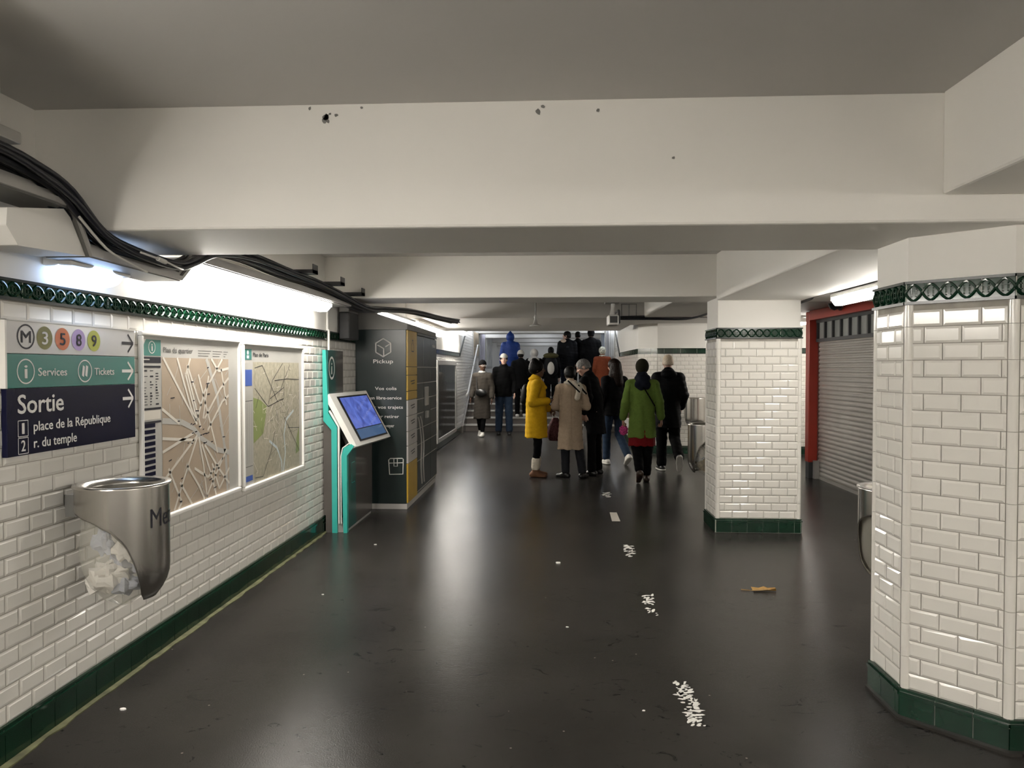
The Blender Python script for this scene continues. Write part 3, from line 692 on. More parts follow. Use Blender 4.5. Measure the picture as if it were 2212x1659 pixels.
# ------------------------------------------------------------------ conduit, black wall box
m = MB(); m.tube([(WX+0.016, 7.21, 1.97), (WX+0.016, 7.21, 2.19)], 0.014, 8); m.tube([(WX+0.03, 7.21, 1.70), (WX+0.03, 7.21, 1.97), (WX+0.016, 7.21, 1.985)], 0.012, 8)
tag(obj('conduit', m, 'white'), 'thin white vertical conduit on the wall above the teal kiosk', 'conduit')
t = thing('wall_box', 'black box with grey cap on the wall between kiosk and green locker', 'box', (WX+0.06, 7.77, 1.90))
m = MB(); m.box(WX+0.02, 7.60, 1.90, WX+0.13, 7.98, 2.18); obj('body', m, 'blk', t, bevel=0.01)
m = MB(); m.box(WX+0.02, 7.60, 2.18, WX+0.13, 7.98, 2.25); obj('cap', m, 'grey', t, bevel=0.01)
# ------------------------------------------------------------------ cable tray and cables above the left wall
t = thing('cable_tray', 'grey stepped metal cable tray dipping under the near cross beam at the left', 'cable tray', (-2.0, 3.4, 2.0))
path = [(1.2, 2.30), (2.95, 2.290), (3.06, 2.110), (3.83, 2.098), (4.00, 2.225), (7.15, 2.235)]
def ribbon(mb, x0, x1, dz0, dz1, mi=0):
    P = [(y, z+dz0) for y, z in path]; Q = [(y, z+dz1) for y, z in path]
    for i in range(len(P)-1):
        mb.prism([(x0, P[i][0], P[i][1]), (x0, P[i+1][0], P[i+1][1]), (x0, Q[i+1][0], Q[i+1][1]), (x0, Q[i][0], Q[i][1])], (x1-x0, 0, 0), mi)
for k, (x0, x1, a, c) in enumerate([(-1.96, -1.945, -0.035, -0.012), (-1.985, -1.965, -0.012, 0.008), (-2.005, -1.985, 0.006, 0.026)]):
    m = MB(); ribbon(m, x0, x1, a, c); obj('side_rail', m, 'lgrey', t)
m = MB(); ribbon(m, -2.15, -1.96, -0.04, -0.03); obj('tray_bed', m, 'grey', t)
m = MB(); m.prism([(-1.975, 2.607, 2.185), (-1.975, 2.94, 2.250), (-1.975, 3.06, 2.075), (-1.975, 2.66, 2.055), (-1.975, 2.60, 2.12)], (-0.20, 0, 0))
tag(obj('duct_cover', m, 'plaster', bevel=0.004), 'beige cover box under the cable tray at the left edge', 'cover box')
t = thing('trunking', 'light grey trunking end hanging at the upper left edge', 'trunking', (-2.08, 2.55, 2.44))
m = MB(); m.box(-2.10, 1.2, 2.438, -1.985, 2.70, 2.483); obj('body', m, 'lgrey', t, bevel=0.005)
m = MB(); m.box(-2.16, 2.35, 2.483, -2.02, 2.66, 2.705); obj('stub', m, 'plaster', t, bevel=0.03)
m = MB(); m.tube([(-2.03, 2.6, 2.44), (-2.02, 2.63, 2.40), (-2.0, 2.70, 2.36), (-1.98, 2.74, 2.34)], 0.006, 6); obj('lead', m, 'blk', t)
# cables: follow the tray with their own wander
base = [(0.6, 2.36), (1.6, 2.345), (2.4, 2.36), (2.7, 2.335), (2.88, 2.285), (3.08, 2.17), (3.32, 2.13), (3.7, 2.125), (3.88, 2.16), (4.15, 2.255), (4.6, 2.30), (5.4, 2.30), (6.1, 2.29), (6.8, 2.265), (7.3, 2.225), (7.9, 2.22), (8.4, 2.265), (9.4, 2.32), (10.4, 2.30), (11.2, 2.30)]
def smooth(pts, n=4):
    P = [Vector(p) for p in pts]; out = []
    for i in range(len(P)-1):
        a = P[max(i-1, 0)]; b = P[i]; c = P[i+1]; d = P[min(i+2, len(P)-1)]
        for k in range(n):
            s = k/n; out.append(0.5*((2*b)+(c-a)*s+(2*a-5*b+4*c-d)*s*s+(3*b-a-3*c+d)*s**3))
    out.append(P[-1]); return out
rng = random.Random(11)
for k in range(10):
    xo = -2.02+0.014*k; dz = (k % 3)*0.017-0.012; r = rng.choice([0.010, 0.012, 0.013])
    pts = [(xo+rng.uniform(-0.008, 0.008)+max(0.0, y-8.5)*0.19, y, z+dz*(0.6 if 3 < y < 3.9 else 1)+rng.uniform(-0.008, 0.008)) for y, z in base]
    m = MB(); m.tube(smooth(pts), r, 7)
    tag(obj('cable', m, 'cable'), 'dark cable in the bundle lying over the tray along the left wall', 'cable', 'dark cables along the left wall')
m = MB(); m.tube(smooth([(-1.93, 2.95, 2.22), (-1.91, 3.1, 2.115), (-1.90, 3.25, 2.075), (-1.91, 3.42, 2.055)]), 0.006, 6)
tag(obj('cable', m, 'wcable'), 'thin white cable hanging in front of the dark bundle at the tray bend', 'cable')
m = MB(); m.tube(smooth([(-1.86, 3.28, 2.125), (-1.84, 3.45, 2.11), (-1.86, 3.62, 2.10), (-1.9, 3.75, 2.11)]), 0.005, 6); m.tube([(-1.845, 3.40, 2.114), (-1.845, 3.47, 2.108)], 0.011, 8)
tag(obj('cable', m, 'wcable'), 'thin white cable with a connector under the near cross beam', 'cable')
for k, (y, z) in enumerate([(5.6, 2.34), (6.35, 2.335), (7.05, 2.315)]):
    m = MB(); m.box(-1.99, y-0.06, z-0.02, -1.80, y+0.06, z+0.008); m.box(-1.805, y-0.06, z-0.02, -1.80, y+0.06, z+0.05)
    tag(obj('cable_bracket', m, 'dgrey'), ['grey cable bracket nearest under the ceiling, over the first map', 'grey cable bracket over the second map', 'grey cable bracket beside the second cross beam'][k], 'bracket', 'cable brackets on the left')
# ------------------------------------------------------------------ steel bin with clear bag
def make_bin(name, label, c, rim, mount, group, text=True, seed=1, back=-0.5*math.pi, full=1.0):
    # c: axis position, rim height, mount: wall point; back: angle towards which the long steel sheet faces
    t = thing(name, label, 'bin', (c[0], c[1], rim-0.56), group)
    r = 0.195; n = 84
    m = MB(); vs = []; fs = []; rows = 14
    def low(a):  # lower edge of the steel shell over the angle, long at 'back'
        d = (a-back+math.pi) % (2*math.pi)-math.pi
        return float(np.interp(abs(d), [0, .95, 1.12, 1.22, 1.33, 1.50, 1.78, 2.2, 2.7, 3.15], [-.52, -.515, -.48, -.41, -.335, -.255, -.19, -.145, -.12, -.11]))
    for side, rr in ((0, r), (1, r-0.004)):
        o = len(vs)
        for i in range(rows+1):
            for j in range(n):
                a = 2*math.pi*j/n; z = low(a)*i/rows
                q = rr*(1.0-0.30*max(0, (-z-0.38)/0.14)**2)
                vs.append((c[0]+q*math.cos(a), c[1]+q*math.sin(a), rim+z))
        for i in range(rows):
            for j in range(n):
                f = (o+i*n+j, o+(i+1)*n+j, o+(i+1)*n+(j+1) % n, o+i*n+(j+1) % n)
                fs.append(f if side == 0 else f[::-1])
    o = (rows+1)*n
    for j in range(n): fs.append((rows*n+j, o+rows*n+j, o+rows*n+(j+1) % n, rows*n+(j+1) % n))
    m.add(vs, fs, 0, True); shell = obj('steel_shell', m, 'steel', t)
    m = MB(); m.lathe([(r+0.008, -0.004), (r+0.008, 0.006), (r-0.03, 0.004), (r-0.045, -0.02), (r-0.045, -0.022)], (c[0], c[1], rim), 48, caps=False); obj('rim', m, 'steel', t)
    if text:
        m = MB(); vs, fs, bb = text_geo('Metro', 0.0); h = 0.085; k = h/0.70; a0 = text
        m.add([(c[0]+(r+0.0012)*math.cos(a0+(x-bb[0])*k*0.8/r), c[1]+(r+0.0012)*math.sin(a0+(x-bb[0])*k*0.8/r), rim-0.185+y*k) for x, y in vs], fs, 0)
        obj('lettering', m, 'letd', shell)
    m = MB(); rg = random.Random(seed); prof = [(0.165, -0.05), (0.172, -0.2), (0.176, -0.30), (0.168, -0.38), (0.135, -0.45), (0.085, -0.51), (0.03, -0.55), (0.004, -0.56)]
    vs = []; fs = []; k = 30
    for i, (q, z) in enumerate(prof):
        for j in range(k):
            a = 2*math.pi*j/k; w = 1+0.03*math.sin(7*a+i)*(i > 3)+0.02*math.sin(11*a+2*i)
            vs.append((c[0]+q*w*math.cos(a), c[1]+q*w*math.sin(a), rim+z))
    for i in range(len(prof)-1):
        for j in range(k): fs.append((i*k+j, (i+1)*k+j, (i+1)*k+(j+1) % k, i*k+(j+1) % k))
    m.add(vs, fs, 0, True); obj('clear_bag', m, 'bag', t)
    # bracket to the wall
    m = MB(); mx, my = mount; d = Vector((c[0]-mx, c[1]-my, 0)); L = d.length; d.normalize(); w = Vector((-d.y, d.x, 0))*0.035
    P = Vector((mx, my, rim-0.15))
    m.prism([P-w, P+w, P+w+d*(L-r+0.01), P-w+d*(L-r+0.01)], (0, 0, 0.10)); obj('wall_bracket', m, 'grey', t, bevel=0.008)
    # rubbish
    return t
def trash(c, rim, seed, lab, n, browns=0):
    rg = random.Random(seed)
    for k in range(n):
        z = rim-0.465+0.034*k; lim = (0.065, 0.085, 0.075, 0.08, 0.07, 0.06, 0.055, 0.05)[k % 8]
        a = rg.uniform(0, 6.28); q = rg.uniform(0.015, 0.075) if k else 0.0
        p = Vector((c[0]+q*math.cos(a), c[1]+q*math.sin(a), z))
        m = MB(); R = Matrix.Rotation(rg.uniform(0, 3), 3, 'Z') @ Matrix.Rotation(rg.uniform(-0.5, 0.5), 3, 'X')
        m.ell((0, 0, 0), lim, lim*rg.uniform(0.6, 0.9), 0.030+0.015*rg.random(), 18)
        vv = []
        for x, y, zz in m.v:
            f = 1+0.22*math.sin(23*x/lim*0.4+k)+0.18*math.sin(31*y/lim*0.3+2*k)+rg.uniform(-.13, .13)
            vv.append(tuple(p+R @ Vector((x*f, y*f, zz*(1.3*f)))))
        m.v = vv; m.s = [False]*len(m.s)
        col = M['paperb'] if k < browns else (M['paperw'] if k % 3 else M['paperl'])
        tag(obj('crumpled_paper', m, col), lab, 'rubbish', lab+' pieces')
M['paperw'] = mk('white_paper', (0.70, 0.67, 0.62), 0.7, var=0.1, scale=20)
M['paperl'] = mk('bluish_paper', (0.46, 0.48, 0.55), 0.7, var=0.15, scale=20)
M['paperb'] = mk('brown_paper', (0.20, 0.14, 0.07), 0.7, var=0.4, scale=30)
bc = (-1.955, 3.28)
make_bin('rubbish_bin', 'steel wall bin with clear bag of paper below the direction sign', bc, 1.072, (WX, 3.29), 'steel rubbish bins', text=-0.45, back=0.50, seed=2)
trash(bc, 1.072, 4, 'crumpled paper in the clear bag of the wall bin under the direction sign', 8)
bc2 = (1.665, 8.02)
make_bin('rubbish_bin', 'steel bin with clear full bag half hidden behind the middle column', bc2, 1.0, (1.80, 7.80), 'steel rubbish bins', text=0, back=2.6, seed=3)
trash(bc2, 1.0, 8, 'crumpled brown and white paper in the bag behind the middle column', 7, browns=3)
make_bin('rubbish_bin', 'steel bin on the tiled end wall behind the man in the black padded coat', (2.62, 13.66), 1.05, (2.62, 13.895), 'steel rubbish bins', text=0, back=-1.57, seed=5)
make_bin('rubbish_bin', 'steel bin peeking out behind the near tiled column', (1.86, 4.06), 0.955, (1.95, 3.79), 'steel rubbish bins', text=0, back=1.2, seed=6)
# ------------------------------------------------------------------ teal information kiosk
t = thing('information_kiosk', 'teal and grey information kiosk with slanted screen against the left wall', 'kiosk', (-2.09, 7.55, 0))
Y0, Y1 = 7.06, 8.08
def yprism(mb, pts, y0, y1, mi=0): mb.prism([(x, y0, z) for x, z in pts], (0, y1-y0, 0), mi)
m = MB(); yprism(m, [(-2.185, 0.0), (-2.11, 0.0), (-2.11, 0.98), (-2.195, 1.10), (-2.205, 1.10), (-2.205, 0.17), (-2.185, 0.17)], Y0+0.012, Y1); obj('back_cabinet', m, 'kgrey', t)
m = MB(); yprism(m, [(-2.19, 0.0), (-1.985, 0.0), (-1.985, 0.085), (-2.19, 0.085)], Y0+0.03, Y1-0.02); obj('foot_plate', m, 'lgrey', t)
band = [(-2.206, 1.775), (-2.173, 1.775), (-2.16, 1.40), (-2.15, 1.16), (-2.066, 1.025), (-2.068, 0.0), (-2.118, 0.0), (-2.122, 1.0), (-2.20, 1.09), (-2.205, 1.38)]
m = MB(); yprism(m, band, Y0-0.004, Y0+0.045); obj('teal_edge', m, 'kteal', t)
m = MB(); yprism(m, [(-2.058, 0.09), (-2.046, 0.09), (-2.044, 1.03), (-2.10, 1.13), (-2.14, 1.19), (-2.148, 1.18), (-2.06, 1.03)], Y0-0.002, Y0+0.03); obj('light_strip', m, 'letw', t)
front = [(-2.008, 0.0), (-1.972, 0.0), (-1.970, 0.75), (-1.90, 0.845), (-1.93, 0.865), (-2.00, 0.83), (-2.024, 0.75)]
m = MB(); yprism(m, front, Y0-0.004, Y0+0.05); obj('teal_edge', m, 'kteal', t)
m = MB(); m.tube([(-2.030, Y0, 0.09), (-2.030, Y0, 0.75), (-2.012, Y0, 0.825), (-1.95, Y0, 0.87)], 0.006, 6); obj('light_strip', m, 'letw', t)
m = MB(); m.box(-2.01, Y0+0.05, 0.03, -1.974, 7.40, 0.79); tp = obj('front_panel', m, 'kdteal', t)
m = MB(); m.box(-2.01, 7.40, 0.03, -1.976, Y1, 0.85); obj('front_panel', m, 'kgrey', t)
m = MB(); zz = [0.45, 0.45, 0.66, 0.66]; m.strip([(-1.9735, 7.36, 0.66), (-1.9735, 7.24, 0.66), (-1.9735, 7.24, 0.46), (-1.9735, 7.36, 0.46)], 0.006, (1, 0, 0)); obj('panel_outline', m, 'kteal', tp)
m = MB(); m.box(-2.206, Y0+0.046, 1.05, -2.165, 7.36, 1.775); tt = obj('totem', m, 'kdteal', t)
m = MB(); m.box(-2.206, 7.36, 1.05, -2.170, 7.64, 1.775); obj('totem_panel', m, 'kgrey', t)
m = MB(); m.disc((-2.163, 7.22, 1.60), U, V, 0.115, 0, r2=0.093, ru=0.10); m.text('i', (-2.163, 7.22, 1.54), U, V, 0.12, 0.030, 0, True)
obj('information_emblem', m, 'letw', tt)
# slanted screen slab: long edge runs along the wall, turned slightly towards the viewer
A = Vector((-2.195, 7.07, 1.325)); B = Vector((-1.922, 7.07, 0.815)); D = Vector((0.10, 1.05, 0.0))
dn = (B-A).normalized(); al = D.normalized(); nr = dn.cross(al); nr = nr if nr.x > 0 else -nr
al2 = D
m = MB(); m.prism([A, A+al2, B+al2, B], nr*0.055); hs = obj('screen_housing', m, 'white', t, bevel=0.012)
m = MB(); o = nr*0.0565; e1 = dn*0.04; e2 = al*0.14
P = [A+e1+e2+o, A+e1+al2-al*0.05+o, B-e1+al2-al*0.05+o, B-e1+e2+o]; m.prism(P, nr*0.002); obj('screen_bezel', m, 'blk', hs)
m = MB(); L = (B-A).length; a0 = A+o+nr*0.0026
def sp(s, k): return a0+dn*(L*s)+al*k
m.poly([sp(0.10, 0.19), sp(0.10, 0.98), sp(0.70, 0.98), sp(0.70, 0.19)][::-1], 0); m.poly([sp(0.715, 0.19), sp(0.715, 0.98), sp(0.90, 0.98), sp(0.90, 0.19)][::-1], 1)
M['sbar'] = mk('screen_toolbar', (0.02, 0.03, 0.05), 0.15); M['sbar'].node_tree.nodes['Principled BSDF'].inputs['Emission Color'].default_value = (0.06, 0.12, 0.24, 1); M['sbar'].node_tree.nodes['Principled BSDF'].inputs['Emission Strength'].default_value = 0.18
obj('screen', m, ['screen', 'sbar'], hs)
m = MB(); yprism(m, [(-2.02, 0.80), (-1.92, 0.86), (-2.11, 1.15), (-2.16, 1.15), (-2.10, 0.98)], 7.25, 7.95); obj('screen_support', m, 'kgrey', t)
# ------------------------------------------------------------------ green parcel locker
LX, LY0, LY1, LT = -1.612, 8.29, 10.40, 2.035
t = thing('parcel_locker', 'dark green parcel locker with yellow and white strip against the left wall', 'parcel locker', (-1.9, 9.3, 0))
m = MB(); m.box(-2.212, LY0, 0.06, LX-0.02, LY1, LT); body = obj('body', m, 'lock', t, bevel=0.004)
m = MB(); m.box(-2.205, LY0+0.004, 0.0, LX-0.015, LY1-0.05, 0.06); obj('plinth', m, 'lwhite', t)
m = MB(); yprism(m, [(-2.212, LT), (LX-0.005, LT), (LX-0.005, 2.095), (-2.212, 2.30)], LY0-0.004, LY1); obj('roof', m, 'grey', t)
# end panel graphics
UE = (1, 0, 0); y = LY0-0.0035
m = MB(); cx, cz, R = -1.892, 1.83, 0.098
hx = [(cx+R*math.sin(math.pi*k/3), cz+R*1.05*math.cos(math.pi*k/3)) for k in range(6)]
NB = (0, -1, 0)
for k in range(6): m.tube([(hx[k][0], y, hx[k][1]), (hx[(k+1) % 6][0], y, hx[(k+1) % 6][1])], 0.0075, 6)
for a, c in [((cx-0.065, cz+0.03), (cx+0.005, cz-0.01)), ((cx+0.005, cz-0.01), (cx+0.005, cz-0.10)), ((cx+0.025, cz+0.01), (cx+0.075, cz+0.04))]: m.tube([(a[0], y, a[1]), (c[0], y, c[1])], 0.0065, 6)
obj('cube_emblem', m, 'letw', body)
m = MB(); m.text('Pickup', (-1.893, y, 1.655), UE, V, 0.043, 0.225, 0, True, 0.004); obj('lettering', m, 'letw', body)
for z, s, w in [(1.352, 'Vos colis', 0.245), (1.245, 'en libre-service', 0.36), (1.140, 'sur vos trajets', 0.39), (1.035, 'pour retirer', 0.30), (0.930, 'ou envoyer', 0.19)]:
    m = MB(); m.text(s, (-1.865, y, z), UE, V, 0.036, w, 0, True, 0.004); obj('lettering', m, 'letw', body)
m = MB(); x0, x1, z0, z1 = -1.835, -1.667, 0.395, 0.578; f = 0.0065
m.tube([(x0+.01, y, z0), (x1-.005, y, z0+0.005), (x1, y, z1-.01), (x1-.012, y, z1), (x0+.02, y, z1-0.002), (x0, y, z1-.02)], f, 6, closed=True)
m.tube([(x0+0.005, y, z1-0.055), (x1, y, z1-0.05)], f*0.8, 6); m.tube([(-1.775, y, z1), (-1.775, y, z1-0.09), (-1.735, y, z1-0.09), (-1.735, y, z1)], f*0.8, 6)
obj('parcel_drawing', m, 'letw', body)
# door side: strip column of small compartments, then doors
zs = [(2.03, 1.617, 'yellow'), (1.612, 1.52, 'yellow'), (1.515, 1.337, 'yellow'), (1.332, 1.238, 'yellow'), (1.233, 1.056, 'lwhite'), (1.051, 0.883, 'lwhite'), (0.878, 0.718, 'lwhite'), (0.713, 0.519, 'lwhite'), (0.514, 0.07, 'yellow')]
for k, (za, zb, mt) in enumerate(zs):
    m = MB(); m.box(LX-0.02, LY0+0.002, zb, LX, 8.86, za); d = obj('strip_panel', m, mt, t, bevel=0.004)
    m = MB(); x = LX+0.001; yc = 8.58; zc = (za+zb)/2
    if k == 0:
        m.strip([(x, yc-0.07, zc-0.03), (x, yc-0.07, zc+0.04), (x, yc-0.03, zc+0.07), (x, yc-0.03, zc+0.10), (x, yc+0.03, zc+0.10), (x, yc+0.03, zc+0.07), (x, yc+0.07, zc+0.04), (x, yc+0.07, zc-0.03), (x, yc-0.07, zc-0.03)], 0.012, (1, 0, 0))
    elif k in (2, 4, 5, 6, 7):
        for q in range(2): m.strip([(x, yc-0.13+0.05*q, zc+0.02-0.03*q), (x, yc+0.12, zc+0.03-0.03*q)], 0.014, (1, 0, 0))
    if m.v: obj('pictogram', m, 'letd', d)
rows = [1.995, 1.80, 1.61, 1.415, 1.22, 1.045, 0.86, 0.665, 0.47, 0.10]
for c, (ya, yb) in enumerate([(8.87, 9.32), (9.33, 9.86), (9.87, 10.385)]):
    r = 0; seq = [[0, 2, 3, 4, 5, 6, 7, 8, 9], [0, 2, 3, 4, 6, 7, 8, 9], [0, 2, 3, 4, 5, 6, 7, 8, 9]][c]
    for a, e in zip(seq[:-1], seq[1:]):
        m = MB(); m.box(LX-0.018, ya, rows[e]+0.005, LX, yb, rows[a]-0.005); d = obj('door', m, 'lock', t, bevel=0.003)
        m = MB(); m.box(LX-0.004, ya, rows[e]-0.004, LX+0.002, yb, rows[e]+0.004); obj('door_edge', m, 'lwhite', d)
m = MB(); m.box(LX-0.018, 8.86, 2.0, LX+0.004, 10.39, 2.03); obj('top_rail', m, 'dgrey', t)
m = MB(); m.box(LX, 9.36, 1.12, LX+0.02, 9.60, 1.36); m.box(LX, 9.40, 0.96, LX+0.03, 9.55, 1.05); obj('terminal', m, 'lgrey', t, bevel=0.005)
m = MB(); m.text('relais', (LX+0.001, 10.0, 1.88), U, V, 0.05, 0.26); obj('lettering', m, 'letw', t)
for k in range(2):
    m = MB(); yy = 9.0+0.16*k; m.tube(smooth([(LX+0.001, yy-0.10, 1.0), (LX+0.004, yy, 0.9), (LX+0.004, yy+0.12, 0.65), (LX+0.004, yy+0.08, 0.4), (LX+0.001, yy+0.16, 0.16)]), 0.012, 6); obj('white_line_drawing', m, 'lwhite', t)
# ------------------------------------------------------------------ display case near the stairs
t = thing('display_case', 'dark glazed display case in a pale frame beside the stairs', 'display case', (WX+0.03, 15.6, 0.1))
m = MB(); m.box(WX+0.008, 14.2, 0.22, WX+0.02, 16.9, 1.66); obj('back_panel', m, 'dgrey', t)
for a in [(14.1, 0.14, 17.0, 0.22), (14.1, 1.66, 17.0, 1.76), (14.1, 0.22, 14.25, 1.66), (16.85, 0.22, 17.0, 1.66)]:
    m = MB(); m.box(WX+0.008, a[0], a[1], WX+0.05, a[2], a[3]); obj('frame_bar', m, 'lgrey', t, bevel=0.006)
m = MB(); m.box(WX+0.032, 14.25, 0.22, WX+0.038, 16.85, 1.66); obj('glass_pane', m, 'glass', t)
# handrail and posters along the stairs
t = thing('handrail', 'steel handrail climbing beside the stairs on the left', 'handrail', (-2.1, 19.5, 0.9))
m = MB(); m.tube([(-2.10, 18.35, 0.92), (-2.10, 18.7, 0.98), (-2.10, 21.2, 2.25), (-2.10, 21.6, 2.25)], 0.025, 10); obj('rail', m, 'lgrey', t)
for y0, z0 in ((18.9, 1.09), (20.0, 1.68), (21.0, 2.22)):
    m = MB(); m.tube([(WX+0.003, y0, z0-0.06), (-2.12, y0, z0-0.05), (-2.10, y0, z0)], 0.010, 6); obj('bracket', m, 'lgrey', t)
pal = [('poster_tan', (0.42, 0.33, 0.22)), ('poster_lilac', (0.42, 0.40, 0.50)), ('poster_grey', (0.33, 0.33, 0.34)), ('poster_blue', (0.35, 0.40, 0.48)), ('poster_white', (0.55, 0.55, 0.54))]
for nme, c in pal: M[nme] = mk(nme, c, 0.35, var=0.35, scale=3)
def poster(label, x, y0, y1, z0, z1, mat, s):
    t = thing('poster', label, 'poster', (x, (y0+y1)/2, z0), 'posters beside the stairs')
    m = MB(); m.box(x, y0, z0, x+s*0.02, y1, z1); b = obj('backing', m, 'lgrey', t)
    m = MB(); m.box(x+s*0.02, y0+0.06, z0+0.06, x+s*0.024, y1-0.06, z1-0.06); obj('sheet', m, mat, t)
for k, (y0, y1, z0, z1, mt, lab) in enumerate([(20.9, 22.4, 1.9, 2.70, 'poster_tan', 'tan poster on the left wall over the lower stairs'), (22.8, 24.6, 1.7, 2.75, 'poster_lilac', 'lilac poster on the left wall beyond the tan poster'), (25.2, 27.6, 1.6, 2.75, 'poster_white', 'pale poster on the left wall beyond the lilac poster')]):
    poster(lab, WX+0.012, y0, y1, z0, z1, mt, 1)
for k, (y0, y1, z0, z1, mt, lab) in enumerate([(19.2, 20.3, 1.85, 2.66, 'poster_white', 'white poster with dark marks on the right stair wall, nearest the passage'), (20.7, 22.0, 1.9, 2.75, 'poster_grey', 'grey poster on the right stair wall behind the white one'), (22.6, 24.2, 1.8, 2.75, 'poster_blue', 'bluish poster on the right stair wall farthest up')]):
    poster(lab, 1.646, y0, y1, z0, z1, mt, -1)
# ------------------------------------------------------------------ red shop front with shutter in the side aisle
t = thing('shop_front', 'closed shop front with red frame and grey roller shutter in the side aisle', 'shop front', (3.87, 8.8, 0))
m = MB(); m.box(3.735, 10.945, 0.23, 3.865, 11.10, 2.42); obj('pillar', m, 'red', t, bevel=0.012)
m = MB(); m.box(3.745, 10.955, 0.0, 3.865, 11.09, 0.23); obj('plinth', m, 'dgrey', t)
m = MB(); m.box(3.80, 10.88, 0.0, 3.87, 10.945, 0.26); obj('foot_plate', m, 'lgrey', t)
m = MB(); m.prism([(3.74, 6.45, 2.29), (3.90, 6.45, 2.29), (3.90, 6.45, 2.425), (3.74, 6.45, 2.425)], (0, 4.5, 0)); obj('header', m, 'red', t)
m = MB(); m.box(3.83, 6.45, 1.975, 3.90, 10.945, 2.02); m.box(3.83, 6.45, 2.25, 3.90, 10.945, 2.29)
k = 0; yy = 10.945
while yy > 6.5: m.box(3.835, yy-0.035, 2.02, 3.90, yy, 2.25); yy -= 0.285
fr = obj('transom_frame', m, 'dgrey', t)
yy = 10.945
while yy-0.285 > 6.45:
    m = MB(); m.box(3.868, yy-0.285+0.001, 2.02, 3.874, yy-0.036, 2.25); obj('pane', m, 'pane', fr); yy -= 0.285
m = MB(); P = 0.062; z = 0.04; prof = []
while z < 1.97:
    for s, dx in ((0.0, 0.0), (0.2, -0.013), (0.5, -0.019), (0.8, -0.013)):
        prof.append((3.885+dx, z+s*P))
    z += P
prof.append((3.885, z))
vs = [(x, 6.45, zz) for x, zz in prof]+[(x, 10.93, zz) for x, zz in prof]; n = len(prof)
m.add(vs, [(i, i+1, i+1+n, i+n) for i in range(n-1)], 0, True); m.box(3.86, 6.45, 0.0, 3.90, 10.93, 0.045)
m.box(3.90, 6.45, 0.0, 3.93, 10.95, 2.43)
obj('roller_shutter', m, 'shutter', t)
m = MB(); m.prism([(3.70, 9.55, 2.425), (3.70, 9.95, 2.425), (3.70, 9.75, 2.34)], (0.03, 0, 0)); m.lathe([(0.0, -0.09), (0.05, -0.07), (0.075, -0.02), (0.08, 0.0)], (3.64, 9.75, 2.43), 16)
tag(obj('dome_camera', m, 'blk'), 'small black dome under the aisle ceiling in front of the red header', 'camera')
# light trunking and cable under the aisle ceiling
m = MB(); m.box(2.47, 4.0, 2.268, 2.63, 7.15, 2.31); m.box(2.54, 4.5, 2.30, 2.56, 4.54, 2.428); m.box(2.54, 6.9, 2.30, 2.56, 6.94, 2.428); tag(obj('light_trunking', m, 'white', bevel=0.006), 'white trunking carrying the aisle strip lights under the ceiling', 'trunking')
m = MB(); m.tube(smooth([(2.435, 4.0, 2.27), (2.435, 5.5, 2.27), (2.435, 6.9, 2.27), (2.44, 7.15, 2.25), (2.47, 7.9, 2.24), (2.9, 8.4, 2.38)]), 0.014, 7)
tag(obj('cable', m, 'cable'), 'black cable along the aisle ceiling beside the middle column', 'cable')
# ------------------------------------------------------------------ hanging speaker and surveillance camera, cables at the far soffit
t = thing('hanging_speaker', 'small pale speaker hanging on a rod from the ceiling above the crowd', 'speaker', (-0.186, 9.0, 2.10))
m = MB(); m.tube([(-0.186, 9.0, 2.69), (-0.186, 9.0, 2.23)], 0.010, 8); obj('rod', m, 'grey', t)
m = MB(); m.lathe([(0.012, 0.14), (0.020, 0.12), (0.014, 0.09), (0.022, 0.06), (0.03, 0.03), (0.072, 0.012), (0.075, 0.0), (0.0, -0.006)], (-0.186, 9.0, 2.105), 20); obj('head', m, 'lgrey', t)
t = thing('surveillance_camera', 'boxy grey surveillance camera hanging below the second cross beam', 'camera', (0.665, 8.15, 2.05))
m = MB(); m.box(0.595, 8.07, 2.36, 0.725, 8.19, 2.69); m.box(0.585, 8.05, 2.30, 0.735, 8.20, 2.36); obj('mount', m, 'grey', t)
m = MB(); m.tube([(0.675, 8.12, 2.30), (0.668, 8.12, 2.24), (0.665, 8.12, 2.17)], [0.022, 0.016, 0.03], 10); obj('arm', m, 'lgrey', t)
m = MB(); m.box(0.615, 7.98, 2.06, 0.725, 8.25, 2.17); obj('housing', m, 'lgrey', t, bevel=0.012)
m = MB(); m.box(0.63, 7.972, 2.085, 0.71, 7.981, 2.155); obj('lens_window', m, 'blk', t)
m = MB(); m.tube(smooth([(0.74, 8.15, 2.10), (0.86, 9.5, 2.33), (0.95, 11.2, 2.345), (1.5, 11.2, 2.335), (2.0, 11.15, 2.33), (2.12, 10.4, 2.335), (2.10, 9.3, 2.335), (2.2, 8.2, 2.335)]), 0.017, 7)
tag(obj('cable', m, 'cable'), 'thick black cable crossing under the far soffit behind the surveillance camera', 'cable')
m = MB(); m.tube(smooth([(1.0, 11.2, 2.36), (1.5, 11.22, 2.37), (2.1, 11.2, 2.37), (3.0, 11.24, 2.38)]), 0.02, 7)
tag(obj('cable', m, 'cable'), 'black cable running level along the far soffit towards the side aisle', 'cable')
m = MB(); m.tube([(1.06, 11.22, 2.36), (1.06, 11.22, 2.56), (1.28, 11.22, 2.56), (1.28, 11.22, 2.36)], 0.008, 6); m.tube([(1.17, 11.22, 2.56), (1.17, 11.22, 2.36)], 0.006, 6)
tag(obj('conduit', m, 'grey'), 'thin conduit loop on the far beam face', 'conduit')
